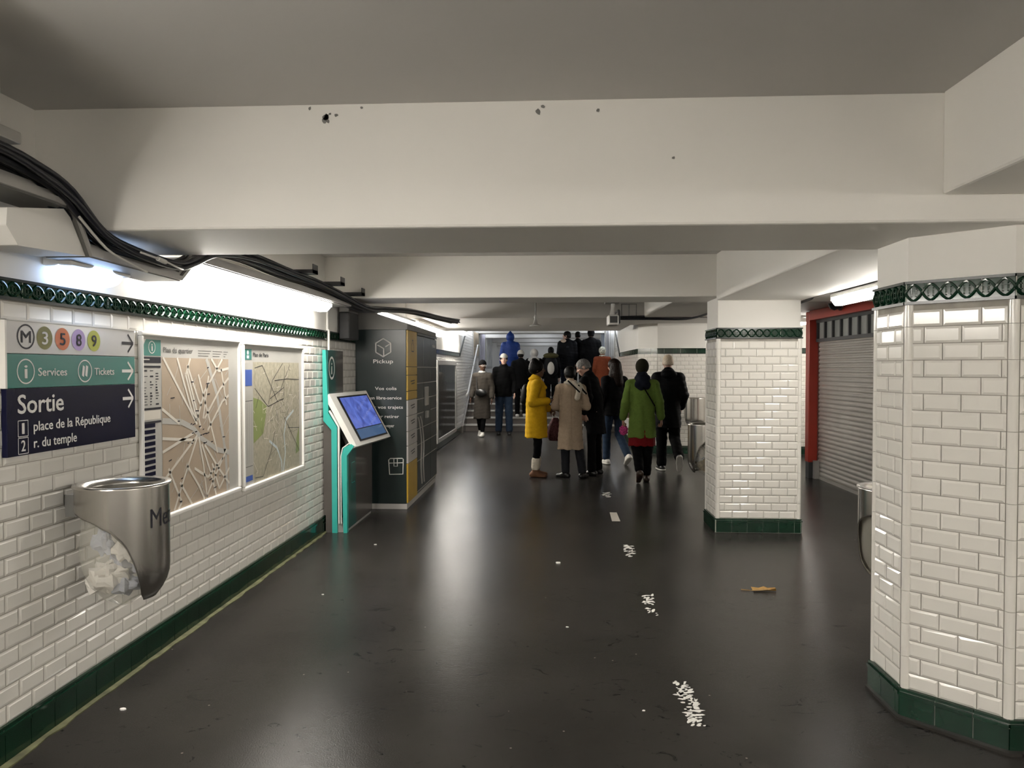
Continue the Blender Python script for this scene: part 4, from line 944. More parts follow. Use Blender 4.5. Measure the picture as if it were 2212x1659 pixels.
# ------------------------------------------------------------------ floor marks and litter
def worn(pts, n, seed, rmin, rmax, full=False):
    rg = random.Random(seed); m = MB(); a, b, c, d = [Vector((p[0], p[1], 0)) for p in pts]
    if full: m.prism([a+Z*0.0004, b+Z*0.0004, c+Z*0.0004, d+Z*0.0004], (0, 0, 0.0012)); return m
    for k in range(n):
        u, v = rg.random(), rg.random(); p = (a*(1-u)+b*u)*(1-v)+(d*(1-u)+c*u)*v; w = (b-a).length
        r = rg.uniform(rmin, rmax); st = rg.uniform(1.0, 3.2); an = rg.uniform(-0.9, 0.9)+0.5; q = rg.randint(5, 8); P = []
        for i in range(q):
            t_ = 2*math.pi*i/q; x = r*math.cos(t_)*rg.uniform(.7, 1.2)*st; y = r*math.sin(t_)*rg.uniform(.7, 1.2)
            P.append((p.x+x*math.cos(an)-y*math.sin(an), p.y+x*math.sin(an)+y*math.cos(an)+0.0, 0.0004+0.0001*(k % 5)))
        m.prism(P, (0, 0, 0.001))
    return m
marks = [(((0.63, 3.787), (0.698, 3.79), (0.696, 3.32), (0.628, 3.317)), 90, 0.004, 0.011, 'nearest worn white dash on the floor'), (((0.641, 5.234), (0.719, 5.238), (0.689, 4.80), (0.632, 4.793)), 34, 0.005, 0.012, 'second worn white dash on the floor, level with the brown leaf'),
         (((0.66, 6.71), (0.733, 6.72), (0.715, 6.30), (0.638, 6.30)), 34, 0.006, 0.015, 'third white dash on the floor, before the middle column'), (((0.652, 8.22), (0.729, 8.22), (0.726, 7.75), (0.639, 7.75)), 0, 0, 0, 'fourth pale dash on the floor, beside the middle column'), (((0.664, 9.57), (0.741, 9.57), (0.735, 9.2), (0.661, 9.2)), 14, 0.009, 0.018, 'farthest worn dash on the floor, closest to the people')]
for k, (p, n, r0, r1, lab) in enumerate(marks):
    m = worn(p, n, 20+k, r0, r1, n == 0)
    tag(obj('floor_dash', m, 'mapw' if n == 0 else 'letw'), lab, 'floor marking', 'worn dashes in a line on the floor')
M['leaf'] = mk('dry_leaf', (0.30, 0.17, 0.04), 0.6, var=0.35, scale=20)
t = thing('dry_leaf', 'curled brown dry leaf lying on the floor before the middle column', 'leaf', (1.494, 5.365, 0))
m = MB(); c = (1.51, 5.37)
for s in (-1, 1):
    pts = [(-0.085, 0.0, 0.002), (-0.055, 0.012, 0.004), (-0.06, 0.055, 0.014), (-0.01, 0.038, 0.012), (0.03, 0.05, 0.02), (0.05, 0.03, 0.016), (0.10, 0.012, 0.024), (0.105, 0.0, 0.01)]
    m.add([(c[0]+a, c[1]+s*b*(1.0 if s > 0 else 0.7), z) for a, b, z in pts]+[(c[0]+a, c[1], 0.002) for a, b, z in pts], [(i, i+1, i+9, i+8) for i in range(7)], 0)
obj('blade', m, 'leaf', t)
m = MB(); m.tube([(1.43, 5.37, 0.004), (1.37, 5.385, 0.005)], 0.003, 5); obj('stalk', m, 'leaf', t)
for k, (x, y, r, lab) in enumerate([(-2.0, 3.335, 0.012, 'white scrap on the floor in the lower left, by the plinth'), (0.062, 6.047, 0.018, 'white scrap in the middle of the floor'), (0.102, 4.55, 0.007, 'tiny white scrap left of the second floor dash'), (-1.606, 5.116, 0.008, 'tiny scrap on the floor below the wall maps'), (-1.584, 6.6, 0.011, 'tiny scrap on the floor in front of the kiosk'), (0.434, 3.45, 0.006, 'tiny scrap left of the nearest floor dash')]):
    m = MB(); rg = random.Random(k); m.prism([(x+r*1.3*math.cos(a)*rg.uniform(.7, 1.1), y+r*math.sin(a)*rg.uniform(.7, 1.1), 0.0005) for a in [2*math.pi*i/7 for i in range(7)]], (0, 0, r*0.5))
    tag(obj('paper_scrap', m, 'letw'), lab, 'scrap', 'white scraps on the floor')
# ------------------------------------------------------------------ people: signed-distance modelling, meshed with OpenVDB
import openvdb
def A3(p): return np.array(p, dtype=np.float32)
class Rc:   # tapered capsule, optionally flattened along local y (sy<1)
    def __init__(s, p0, r0, p1, r1, sy=1.0): s.a, s.b, s.r0, s.r1, s.sy = A3(p0), A3(p1), r0, r1, sy
    def bb(s):
        r = max(s.r0, s.r1); return np.minimum(s.a, s.b)-r, np.maximum(s.a, s.b)+r
    def d(s, P):
        a, b = s.a.copy(), s.b.copy(); Q = P
        if s.sy != 1.0:
            k = np.array([1, 1/s.sy, 1], np.float32); Q = P*k; a = a*k; b = b*k
        ab = b-a; L = float(ab@ab)+1e-9
        h = np.clip(((Q-a)@ab)/L, 0, 1); q = Q-a-h[..., None]*ab
        dd = np.sqrt((q*q).sum(-1))-(s.r0+(s.r1-s.r0)*h)
        return dd*(0.5+0.5*s.sy) if s.sy != 1.0 else dd
class El:
    def __init__(s, c, r, R=None): s.c, s.r, s.R = A3(c), A3(r), (None if R is None else np.array(R, np.float32))
    def bb(s): r = float(s.r.max()); return (s.c-(s.r if s.R is None else r), s.c+(s.r if s.R is None else r))
    def d(s, P):
        q = P-s.c
        if s.R is not None: q = q@s.R
        k0 = np.sqrt(((q/s.r)**2).sum(-1)); k1 = np.sqrt(((q/(s.r*s.r))**2).sum(-1))+1e-6
        return k0*(k0-1)/k1
class Pl:   # half space: inside where n.(p-c) < 0
    def __init__(s, c, n): s.c = A3(c); n = A3(n); s.n = n/np.linalg.norm(n)
    def d(s, P): return (P-s.c)@s.n
class Field:
    def __init__(s): s.ops = []
    def u(s, prim, k=0.02): s.ops.append(('u', prim, k)); return s
    def sub(s, prim, k=0.01): s.ops.append(('s', prim, k)); return s
    def cut(s, prim, k=0.003): s.ops.append(('i', prim, k)); return s
    def warp(s, fn): s.ops.append(('w', fn, 0)); return s
    def mesh(s, vox):
        bs = [o[1].bb() for o in s.ops if o[0] == 'u']
        lo = np.min([b[0] for b in bs], 0)-0.05; hi = np.max([b[1] for b in bs], 0)+0.05
        n = np.ceil((hi-lo)/vox).astype(int)+1
        ax = [lo[i]+np.arange(n[i], dtype=np.float32)*vox for i in range(3)]
        D = np.full(tuple(n), 1.0, np.float32)
        def grid(sl):
            g = np.meshgrid(ax[0][sl[0]], ax[1][sl[1]], ax[2][sl[2]], indexing='ij'); return np.stack(g, -1).astype(np.float32)
        full = tuple(slice(0, k) for k in n); G = None
        for op, pr, k in s.ops:
            if op == 'u':
                b0, b1 = pr.bb(); mg = max(k, 0.0)+3.5*vox
                i0 = np.clip(np.floor((b0-mg-lo)/vox).astype(int), 0, n); i1 = np.clip(np.ceil((b1+mg-lo)/vox).astype(int)+1, 0, n)
                sl = tuple(slice(a, b) for a, b in zip(i0, i1)); d = pr.d(grid(sl)); c = D[sl]
                if k > 0:
                    h = np.clip(0.5+0.5*(c-d)/k, 0, 1); D[sl] = c+(d-c)*h-k*h*(1-h)
                else: D[sl] = np.minimum(c, d)
            else:
                if G is None: G = grid(full)
                if op == 's':
                    d = -pr.d(G); h = np.clip(0.5-0.5*(D-d)/k, 0, 1); D = D+(d-D)*h+k*h*(1-h)
                elif op == 'i':
                    d = pr.d(G); h = np.clip(0.5-0.5*(D-d)/k, 0, 1); D = D+(d-D)*h+k*h*(1-h)
                else: D = D+pr(G)
        D = np.clip(D, -3*vox, 3*vox).astype(np.float32)
        g = openvdb.FloatGrid(background=3*vox); g.copyFromArray(D); pts, quads = g.convertToQuads(isovalue=0.0)
        return np.asarray(pts)*vox+lo, np.asarray(quads)
def rotm(yaw=0, pitch=0, roll=0):   # yaw about z, pitch about x (positive looks up), roll about y
    return np.array(Matrix.Rotation(yaw, 3, 'Z') @ Matrix.Rotation(pitch, 3, 'X') @ Matrix.Rotation(roll, 3, 'Y'))

class Person:
    def __init__(s, label, pos, H, yaw, skin, pose=None, lean=(0, 0), head=(0, 0, 0), far=False, build=1.0):
        s.k = H/1.75; s.pos = Vector(pos); s.R = np.array(Matrix.Rotation(yaw, 3, 'Z')); s.far = far; s.build = build
        s.label = label
        J = dict(hipR=(.09, 0, .93), hipL=(-.09, 0, .93), knR=(.10, .03, .50), knL=(-.10, .03, .50), anR=(.105, -.01, .085), anL=(-.105, -.01, .085),
                 shR=(.165, 0, 1.405), shL=(-.165, 0, 1.405), elR=(.215, -.03, 1.15), elL=(-.215, -.03, 1.15), wrR=(.225, .05, .92), wrL=(-.225, .05, .92),
                 ftR=(0, 1, 0), ftL=(0, 1, 0), hdR=None, hdL=None, pnR=(-1, 0, 0), pnL=(1, 0, 0), curlR=.5, curlL=.5)
        LR = np.array(Matrix.Rotation(-lean[0], 3, 'X') @ Matrix.Rotation(lean[1], 3, 'Y')); pv = np.array([0, 0, .95]); s.LR = LR
        s.T = lambda p: pv+LR@(np.array(p)-pv)
        for q in ('shR', 'shL', 'elR', 'elL', 'wrR', 'wrL'): J[q] = tuple(s.T(J[q]))
        if pose: J.update(pose)
        s.J = {a: (np.array(b, float) if isinstance(b, tuple) else b) for a, b in J.items()}
        s.HR = LR@rotm(*head); s.nk = s.T((0, -.012, 1.50)); s.hc = s.nk+LR@np.array([0, .012, .03])+s.HR@np.array([0, .02, .105])
        s.skin = skin; s.body()
    def h(s, p): return s.hc+s.HR@np.array(p)
    def part(s, name, f, mat, vox=None, parent='body', sm=True):
        vox = vox or (0.012 if s.far else 0.0085)
        pts, quads = f.mesh(vox)
        if s.far: pass
        P = (pts*s.k)@s.R.T
        me = bpy.data.meshes.new(name); nq = len(quads)
        me.vertices.add(len(P)); me.vertices.foreach_set('co', P.astype(np.float32).ravel())
        me.loops.add(nq*4); me.loops.foreach_set('vertex_index', np.ascontiguousarray(quads[:, ::-1]).astype(np.int32).ravel())
        me.polygons.add(nq); me.polygons.foreach_set('loop_start', np.arange(0, nq*4, 4, dtype=np.int32))
        me.polygons.foreach_set('use_smooth', np.ones(nq, bool)); me.update(calc_edges=True); me.validate()
        me.materials.append(mat)
        o = bpy.data.objects.new(name, me); COL.objects.link(o); ORG[o.name] = s.pos.copy()
        if parent == 'body' and hasattr(s, 'o'): o.parent = s.o
        elif parent is not None and parent != 'body': o.parent = parent
        else: o.location = s.pos
        return o
    def W(s, p): return s.pos+Vector((s.R@(np.array(p)*s.k)).tolist())   # local point to the world
    def hand(s, f, side):
        J = s.J; wr, el = J['wr'+side], J['el'+side]
        d = J['hd'+side]; d = (wr-el) if d is None else np.array(d, float); d = d/np.linalg.norm(d)
        pn = np.array(J['pn'+side], float); pn = pn-d*(pn@d); pn /= np.linalg.norm(pn); lat = np.cross(d, pn); curl = J['curl'+side]
        if side == 'R': lat = -lat
        # lat points to the thumb side
        for i in range(4):
            o = (0.030-0.020*i)
            f.u(Rc(wr+d*0.005+lat*o*0.5, .016, wr+d*0.088+lat*o, .0125), .012)
        if s.far: 
            f.u(Rc(wr+d*0.08, .022, wr+d*0.15+pn*0.03*curl, .014), .015)
        else:
            for i, L in enumerate((.066, .074, .069, .054)):
                o = 0.030-0.020*i; a = wr+d*0.092+lat*o*1.08; c1 = curl*(0.7+0.08*i); c2 = curl*1.7
                b = a+(d*math.cos(c1)+pn*math.sin(c1))*L*0.52; e = b+(d*math.cos(c1+c2)+pn*math.sin(c1+c2))*L*0.5
                f.u(Rc(a, .0098, b, .0090), .004); f.u(Rc(b, .0090, e, .0078), .003)
            a = wr+d*0.03+lat*0.026; b = a+d*0.035+lat*0.026+pn*0.014; e = b+d*0.030+lat*0.006+pn*0.012
            f.u(Rc(a, .014, b, .011), .008); f.u(Rc(b, .0105, e, .009), .004)
        s.palm = getattr(s, 'palm', {}); s.palm[side] = wr+d*0.085+pn*0.02
    def body(s):
        J = s.J; f = Field(); T = s.T; bd = s.build
        f.u(El((0, 0, .96), (.14*bd, .10, .12)), 0); f.u(Rc(T((0, 0, 1.02)), .125*bd, T((0, 0, 1.20)), .13*bd, .75), .05); f.u(Rc(T((0, .005, 1.25)), .145*bd, T((0, 0, 1.36)), .13*bd, .75), .05)
        f.u(Rc(J['shR'], .058, J['shL'], .058), .05)
        f.u(Rc(T((0, -.02, 1.42)), .07, s.nk, .054), .04); f.u(Rc(s.nk, .053, s.h((0, -.015, -.06)), .05), .02)
        for q in 'RL':
            f.u(Rc(J['sh'+q], .052, J['el'+q], .039), .03); f.u(Rc(J['el'+q], .039, J['wr'+q], .027), .02); s.hand(f, q)
            f.u(Rc(J['hip'+q], .085, J['kn'+q], .052), .04); f.u(Rc(J['kn'+q], .052, J['an'+q], .037), .02)
            a = J['an'+q]; ft = J['ft'+q]/np.linalg.norm(J['ft'+q]); dn = np.array([0, 0, -1.0]); dn = dn-ft*(dn@ft); dn /= np.linalg.norm(dn) if np.linalg.norm(dn) > .1 else 1
            f.u(Rc(a-ft*.04+dn*.045, .03, a+ft*.12+dn*.055, .024), .02)
        # head
        HM = s.HR
        f.u(El(s.h((0, -.014, .03)), (.074, .094, .084), HM), .012); f.u(El(s.h((0, .022, -.034)), (.057, .070, .076), HM), .03); f.u(El(s.h((0, .062, -.088)), (.024, .022, .022), HM), .025)
        f.u(El(s.h((0, .078, .030)), (.046, .014, .011), HM), .02)
        for q in (-1, 1):
            f.u(El(s.h((q*.038, .062, -.025)), (.022, .02, .02), HM), .02)
            f.u(El(s.h((q*.074, -.008, -.006)), (.010, .022, .032), HM), .006)
        f.u(Rc(s.h((0, .084, .018)), .008, s.h((0, .106, -.018)), .012), .010); f.u(El(s.h((0, .098, -.024)), (.018, .012, .009), HM), .006)
        f.u(El(s.h((0, .084, -.052)), (.024, .012, .006), HM), .004); f.u(El(s.h((0, .083, -.064)), (.022, .012, .007), HM), .004)
        for q in (-1, 1): f.sub(El(s.h((q*.031, .096, .008)), (.019, .017, .011), HM), .010)
        o = s.part('person', f, s.skin, 0.011 if s.far else 0.0065, parent=None); s.o = o
        tag(o, s.label, 'person')
        e = Field()
        for q in (-1, 1): e.u(El(s.h((q*.031, .0765, .008)), (.013, .011, .010), HM), 0)
        if not s.far or True: s.eyes = e
    def add_eyes(s):
        e = s.part('eyes', s.eyes, M['eyew'], 0.004); f = Field()
        for q in (-1, 1): f.u(El(s.h((q*.031, .0835, .008)), (.0065, .0062, .0065), s.HR), 0)
        s.part('irises', f, M['eye'], 0.003, parent=e)
        f = Field()
        for q in (-1, 1): f.u(Rc(s.h((q*.018, .094, .026)), .004, s.h((q*.046, .084, .027)), .003), 0)
        s.part('eyebrows', f, M['eye'], 0.0035)
    def lips(s, mat):
        f = Field(); HM = s.HR
        f.u(El(s.h((0, .087, -.052)), (.020, .011, .005), HM), .002); f.u(El(s.h((0, .086, -.064)), (.018, .011, .006), HM), .002); s.part('lips', f, mat, 0.004)
    def shoes(s, mat, sole=None, boot=0.0, cuff=None, heel=0.0):
        for q in 'RL':
            J = s.J; a = J['an'+q]; ft = J['ft'+q]/np.linalg.norm(J['ft'+q]); dn = np.array([0, 0, -1.0]); dn = dn-ft*(dn@ft); dn /= np.linalg.norm(dn)
            f = Field(); f.u(Rc(a-ft*.045+dn*.045, .044, a+ft*.04+dn*.045, .045), 0); f.u(Rc(a+ft*.04+dn*.05, .044, a+ft*.145+dn*.062, .036), .02)
            sh = J['kn'+q]-a; sh = sh/np.linalg.norm(sh)
            f.u(Rc(a+dn*.02, .047, a+sh*(.02+boot), .050 if boot else .043), .025)
            b = a+dn*.082; f.cut(Pl(b, dn), .003)
            o = s.part('boot' if boot else 'shoe', f, mat, 0.009 if not s.far else .012)
            if sole is not None:
                f = Field(); f.u(Rc(a-ft*.045+dn*.06, .049, a+ft*.04+dn*.06, .05), 0); f.u(Rc(a+ft*.04+dn*.06, .049, a+ft*.15+dn*.06, .041), .02)
                f.cut(Pl(b+dn*.004, dn), .002); f.cut(Pl(b-dn*.026, -dn), .002); s.part('sole', f, sole, 0.008 if not s.far else .012, parent=o)
            if cuff is not None:
                f = Field(); c = a+sh*(boot*.55); f.u(Rc(c, .063, a+sh*(boot+.045), .066), 0)
                f.warp(lambda P: (0.004*np.sin(P[..., 0]*160)*np.sin(P[..., 1]*150)*np.sin(P[..., 2]*140)).astype(np.float32)); s.part('cuff', f, cuff, 0.008, parent=o)
    def trousers(s, mat, r=(.10, .075, .062), end=.03, name='trousers'):
        f = Field(); J = s.J; f.u(El((0, 0, .95), (.142*s.build, .112, .13)), 0)
        for q in 'RL':
            d = J['an'+q]-J['kn'+q]; L = np.linalg.norm(d); e = J['an'+q]-d/L*end
            f.u(Rc(J['hip'+q], r[0], J['kn'+q], r[1]), .03); f.u(Rc(J['kn'+q], r[1], e, r[2]), .02)
        if getattr(s, 'hem', None): f.cut(Pl((0, 0, s.hem+(.05 if s.hem > .55 else .25)), (0, 0, 1)), .006)
        f.warp(lambda P: (0.0035*np.sin(P[..., 2]*55+P[..., 0]*30)*np.sin(P[..., 1]*28+P[..., 2]*17)).astype(np.float32))
        return s.part(name, f, mat)
    def coat(s, mat, hem=.62, hw=.215, hd=.75, chest=.165, sl=(.070, .060, .051), sh=.068, cuff=.0, seam=0, name='coat', folds=.006, quilt=0.0, collar=.0, hemx=0.0, hemy=0.0, depth=.74, wrist=True, bot=None):
        f = Field(); J = s.J; T = s.T; b = s.build
        f.u(Rc(T((0, 0, 1.35)), (chest-.01)*b, T((0, 0, 1.12)), (chest)*b, depth), 0)
        f.u(Rc(T((0, 0, 1.12)), chest*b, (hemx, hemy, hem), hw*b, depth), .03)
        f.u(Rc(J['shR'], sh, J['shL'], sh), .05); f.u(Rc(T((0, -.015, 1.44)), .085, s.nk+(s.LR@np.array([0, 0, .01])), .068), .04)
        if collar: f.u(El(s.nk+s.LR@np.array([0, .0, .0]), (.088, .085, collar), s.LR), .015)
        if bot is None: f.cut(Pl((0, 0, hem), (0, 0, -1)), .006)
        for q in 'RL':
            w = J['wr'+q]; d = w-J['el'+q]; d = d/np.linalg.norm(d)
            f.u(Rc(J['sh'+q], sl[0], J['el'+q], sl[1]), .035); f.u(Rc(J['el'+q], sl[1], w-d*.02, sl[2]), .015)
        fo = folds; hemz = hem; s.hem = hem; z0_ = s.LR
        def wf(P):
            a = np.arctan2(P[..., 0], P[..., 1]); k = np.clip((1.15-P[..., 2])/(1.15-hemz+1e-3), 0, 1)
            d = fo*k*np.sin(a*6+1.3+P[..., 2]*3)+0.0035*np.sin(P[..., 2]*48+P[..., 0]*35)*np.sin(P[..., 0]*22-P[..., 2]*31+P[..., 1]*25)
            if seam:
                xs = 0.012+0.05*(1.1-P[..., 2])*(seam > 1); d = d+np.where((P[..., 1] < 0) & (P[..., 2] < (1.12 if seam > 1 else 1.4)), 0.007*np.exp(-((P[..., 0]-xs)/0.009)**2), 0)
                for q_ in (-1, 1): d = d+np.where(P[..., 1] < 0.02, 0.006*np.exp(-((np.abs(P[..., 0])-0.172-0.05*(1.40-P[..., 2]))/0.010)**2)*(P[..., 2] > 1.16)*(P[..., 2] < 1.43), 0)/1
            if quilt: d = d+quilt*np.abs(np.sin((P[..., 2]+0.1*P[..., 1])*math.pi/0.085))**0.4*-1+quilt*0.5
            return d.astype(np.float32)
        f.warp(wf)
        return s.part(name, f, mat)
    def hair(s, mat, grow=.012, face=(0, .118, -.045), fr=(.076, .085, .105), extra=(), low=-.06, name='hair', fringe=.0):
        f = Field(); HM = s.HR
        f.u(El(s.h((0, -.016, .032)), (.074+grow, .094+grow, .086+grow), HM), 0)
        f.u(El(s.h((0, -.055, -.02)), (.068+grow*.6, .060, .075), HM), .03)
        f.sub(El(s.h(face), fr, HM), .012)
        f.cut(Pl(s.h((0, 0, low)), HM@np.array([0, 0, -1.0])), .01)
        for a, r0, b, r1 in extra: f.u(Rc(s.h(a), r0, s.h(b), r1), .025)
        f.warp(lambda P: (0.0025*np.sin(P[..., 0]*170+P[..., 2]*60)*np.sin(P[..., 2]*90+P[..., 1]*130)).astype(np.float32))
        return s.part(name, f, mat, 0.0075 if not s.far else .011)
    def cap(s, mat, grow=.017, low=.02, tilt=.25, name='hat', top=0.0, pom=None):
        f = Field(); HM = s.HR
        f.u(El(s.h((0, -.016, .035+top*.3)), (.076+grow, .096+grow, .088+grow+top), HM), 0)
        f.cut(Pl(s.h((0, 0, low)), HM@np.array([0, tilt, -1.0])), .012)
        return s.part(name, f, mat, 0.0075 if not s.far else .011)
def cloth(nm, col, rough=.85, var=.08, scale=40, bump=.25, bscale=260, sheen=0.0, spec=.10):
    M[nm] = mk(nm, col, rough, var=var, scale=scale, bump=bump, bscale=bscale, sheen=sheen, spec=spec); return M[nm]
M['eyew'] = mk('eye_white', (0.55, 0.52, 0.48), 0.2); M['eye'] = mk('eye_dark', (0.02, 0.015, 0.012), 0.15, var=0.05)
lp_fair = mk('lips_fair', (.36, .15, .12), .45); lp_dark = mk('lips_dark', (.10, .035, .028), .45)
sk_dark = mk('skin_dark', (0.085, 0.040, 0.022), 0.5, var=.08, scale=18); sk_mid = mk('skin_tan', (0.34, 0.18, 0.12), 0.5, var=.06, scale=18)
sk_light = mk('skin_fair', (0.46, 0.28, 0.215), 0.5, var=.06, scale=18)
h_black = mk('hair_black', (0.0025, 0.0022, 0.002), 0.5, spec=.10, var=.3, scale=60); h_brown = mk('hair_dark_brown', (0.009, 0.0045, 0.003), 0.5, spec=.12, var=.4, scale=60)
h_grey = mk('hair_grey', (0.16, 0.155, 0.15), 0.6, var=.35, scale=70, spec=.2); h_blond = mk('hair_pale_blond', (0.50, 0.42, 0.32), 0.55, var=.2, scale=70)
c_yel = cloth('yellow_wool', (0.56, 0.33, 0.012)); c_bei = cloth('beige_wool', (0.37, 0.285, 0.205)); c_grn = cloth('green_wool', (0.105, 0.165, 0.032))
c_blk = cloth('black_cloth', (0.0022, 0.0022, 0.0026), .85); c_blk2 = cloth('black_padded', (0.0028, 0.003, 0.0042), .6, spec=.10); c_navy = cloth('navy_cloth', (0.008, 0.010, 0.017))
c_char = cloth('charcoal_cloth', (0.018, 0.019, 0.022)); c_jean = cloth('blue_denim', (0.022, 0.036, 0.064)); c_red = cloth('red_cloth', (0.15, 0.008, 0.010)); c_rust = cloth('rust_cloth', (0.16, 0.040, 0.018))
c_blue = cloth('bright_blue_padded', (0.008, 0.032, 0.17), .5, spec=.25); c_tau = cloth('taupe_coat', (0.052, 0.045, 0.038)); c_cream = cloth('cream_cloth', (0.55, 0.50, 0.42)); c_knit = cloth('olive_knit', (0.020, 0.018, 0.010), .9, bump=.6)
c_gry = cloth('light_grey_cloth', (0.40, 0.39, 0.37)); c_oliv = cloth('olive_canvas', (0.055, 0.050, 0.022)); c_pink = cloth('pink_flower_cloth', (0.42, 0.05, 0.18), .6, var=.85, scale=60); c_mar = cloth('maroon_pattern', (0.060, 0.020, 0.022), .6, var=.6, scale=45)
l_brown = mk('brown_suede', (0.13, 0.055, 0.025), .8, var=.15, scale=20); l_blk = mk('black_leather', (0.010, 0.010, 0.010), .35); s_white = mk('white_rubber', (0.66, 0.64, 0.60), .5); l_dk = mk('dark_brown_leather', (0.03, 0.016, 0.01), .45)
c_spk = cloth('black_white_speckle', (0.12, 0.11, 0.09), .6, var=1.0, scale=70)
R_ = math.radians

# --- woman in the yellow coat
p = Person('woman in a mustard yellow coat standing in profile, holding a phone', (-0.215, 10.90, 0), 1.69, R_(-88), sk_dark,
           dict(elR=(.235, -.06, 1.14), wrR=(.195, .175, 1.165), hdR=(-.12, 1, .12), pnR=(-.3, 0, 1), curlR=.6, elL=(-.23, .0, 1.14), wrL=(-.19, .20, 1.02), hdL=(0, .8, -.5), pnL=(.6, 0, -.7), curlL=1.0,
                knR=(.085, .02, .50), anR=(.085, -.02, .085), anL=(-.085, .0, .085), ftR=(.1, 1, 0), ftL=(-.05, 1, 0)), head=(-.05, -.03, 0))
p.add_eyes(); p.lips(lp_dark); p.coat(c_yel, hem=.60, hw=.19, chest=.17, sl=(.078, .067, .058), depth=.90, collar=.05, folds=.005); p.trousers(c_blk, (.085, .060, .05), .06, 'leggings')
p.shoes(l_brown, boot=.13, cuff=c_cream); p.hair(h_black, .020, face=(0, .125, -.05), extra=[((0, -.05, .07), .075, (0, -.055, .115), .06), ((0, -.08, .0), .06, (0, -.07, .05), .06)], low=-.07)
f = Field(); f.u(El(p.nk+np.array([0, .06, -.03]), (.05, .05, .05)), 0); p.part('shirt_collar', f, c_cream)
f = Field(); f.u(El((.0, -.02, 1.49), (.10, .10, .045)), 0); f.u(Rc((-.07, .02, 1.49), .035, (-.05, .14, 1.36), .025), .02); f.u(Rc((.07, .02, 1.49), .035, (.05, .14, 1.36), .025), .02); p.part('coat_collar', f, c_yel)
yw = p
f = Field(); f.u(El((-.10, -.165, 1.25), (.12, .065, .16)), 0); f.u(El((-.10, -.19, 1.17), (.09, .05, .08)), .03)
o = p.part('backpack', f, c_blk2, parent=None); tag(o, 'black backpack behind the shoulders of the woman in the yellow coat', 'backpack')
# --- woman in the beige coat
p = Person('woman in a long beige coat with a cream scarf, seen from behind', (0.285, 10.76, 0), 1.62, R_(4), sk_dark,
           dict(elR=(.25, -.05, 1.13), wrR=(.15, .20, 1.12), elL=(-.245, -.03, 1.13), wrL=(-.16, .20, 1.08), curlR=1.0, curlL=1.0, knR=(.13, .02, .50), anR=(.185, -.03, .085), knL=(-.08, .0, .5), anL=(-.075, .03, .085), ftL=(-.75, .6, 0), ftR=(.55, .8, 0)), head=(.15, -.28, 0))
p.coat(c_bei, hem=.46, hw=.205, chest=.172, sl=(.074, .064, .055), folds=.006, seam=1); p.trousers(c_char, (.09, .072, .064), .03); p.shoes(l_blk); p.hair(h_black, .018, extra=[((0, -.07, .03), .07, (0, -.08, -.02), .06)])
f = Field(); f.u(El(p.nk+np.array([0, -.01, .0]), (.105, .10, .05)), 0); f.sub(El(p.nk+np.array([0, 0, .06]), (.06, .06, .06)), .01)
f.warp(lambda P: (0.006*np.sin(P[..., 2]*90+P[..., 0]*50)).astype(np.float32)); sc = p.part('scarf', f, c_cream)
f = Field(); f.u(Rc((.03, -.11, 1.50), .035, (.12, -.135, 1.39), .04, .6), 0); f.u(Rc((.12, -.135, 1.39), .04, (.09, -.15, 1.27), .045, .5), .02); f.u(Rc((.13, -.10, 1.47), .035, (.21, -.07, 1.34), .03), .02); p.part('scarf_end', f, c_cream, parent=sc)
f = Field(); f.u(Rc((-.05, -.115, 1.53), .012, (.12, -.178, 1.36), .013), 0); f.u(Rc((.11, -.13, 1.46), .014, (.235, -.10, 1.33), .014), .0); p.part('scarf_stripe', f, c_blk, parent=sc)
# --- grey haired man
p = Person('grey haired man in a black coat leaning in towards the beige coat', (0.665, 11.10, 0), 1.76, R_(62), sk_light,
           dict(elL=(-.27, -.02, 1.16), wrL=(-.26, .06, .93), hdL=(0, .1, -1), curlL=1.1, anL=(-.12, .0, .085), anR=(.10, .0, .085), knL=(-.11, .03, .5)), lean=(R_(13), 0), head=(.45, -.28, 0))
p.add_eyes(); p.lips(lp_fair); p.coat(c_blk, hem=.62, hw=.20, chest=.178, folds=.005, collar=.055); p.trousers(c_blk, (.095, .075, .066), .02); p.shoes(l_blk); p.hair(h_grey, .010, face=(0, .125, -.055), fr=(.080, .085, .112), low=-.05)
gm = p
# --- long brown hair, jeans
p = Person('woman with long dark brown hair in a black jacket and jeans walking away', (1.05, 12.35, 0), 1.74, R_(22), sk_light,
           dict(knR=(.10, .02, .5), anR=(.12, -.26, .17), ftR=(.1, .8, -.55), knL=(-.09, .10, .5), anL=(-.10, .08, .085), elR=(.24, -.08, 1.14), wrR=(.25, -.05, .92)), head=(.2, 0, 0))
p.coat(c_blk, hem=.82, hw=.195, chest=.175, folds=.004, name='jacket'); p.trousers(c_jean, (.095, .070, .062), .03, 'jeans'); p.shoes(s_white, s_white)
p.hair(h_brown, .020, extra=[((0, -.07, .02), .085, (.0, -.085, -.12), .095), ((0, -.085, -.12), .095, (.02, -.10, -.27), .085), ((-.05, -.05, -.03), .05, (-.08, -.03, -.2), .05)], low=-.3)
f = Field(); f.u(El((.285, -.02, 1.10), (.045, .085, .10)), 0); f.u(Rc((.27, 0, 1.18), .012, (.19, 0, 1.45), .012), .0); o = p.part('shoulder_bag', f, c_spk, parent=None); tag(o, 'black and white speckled shoulder bag under the arm of the long haired woman', 'bag')
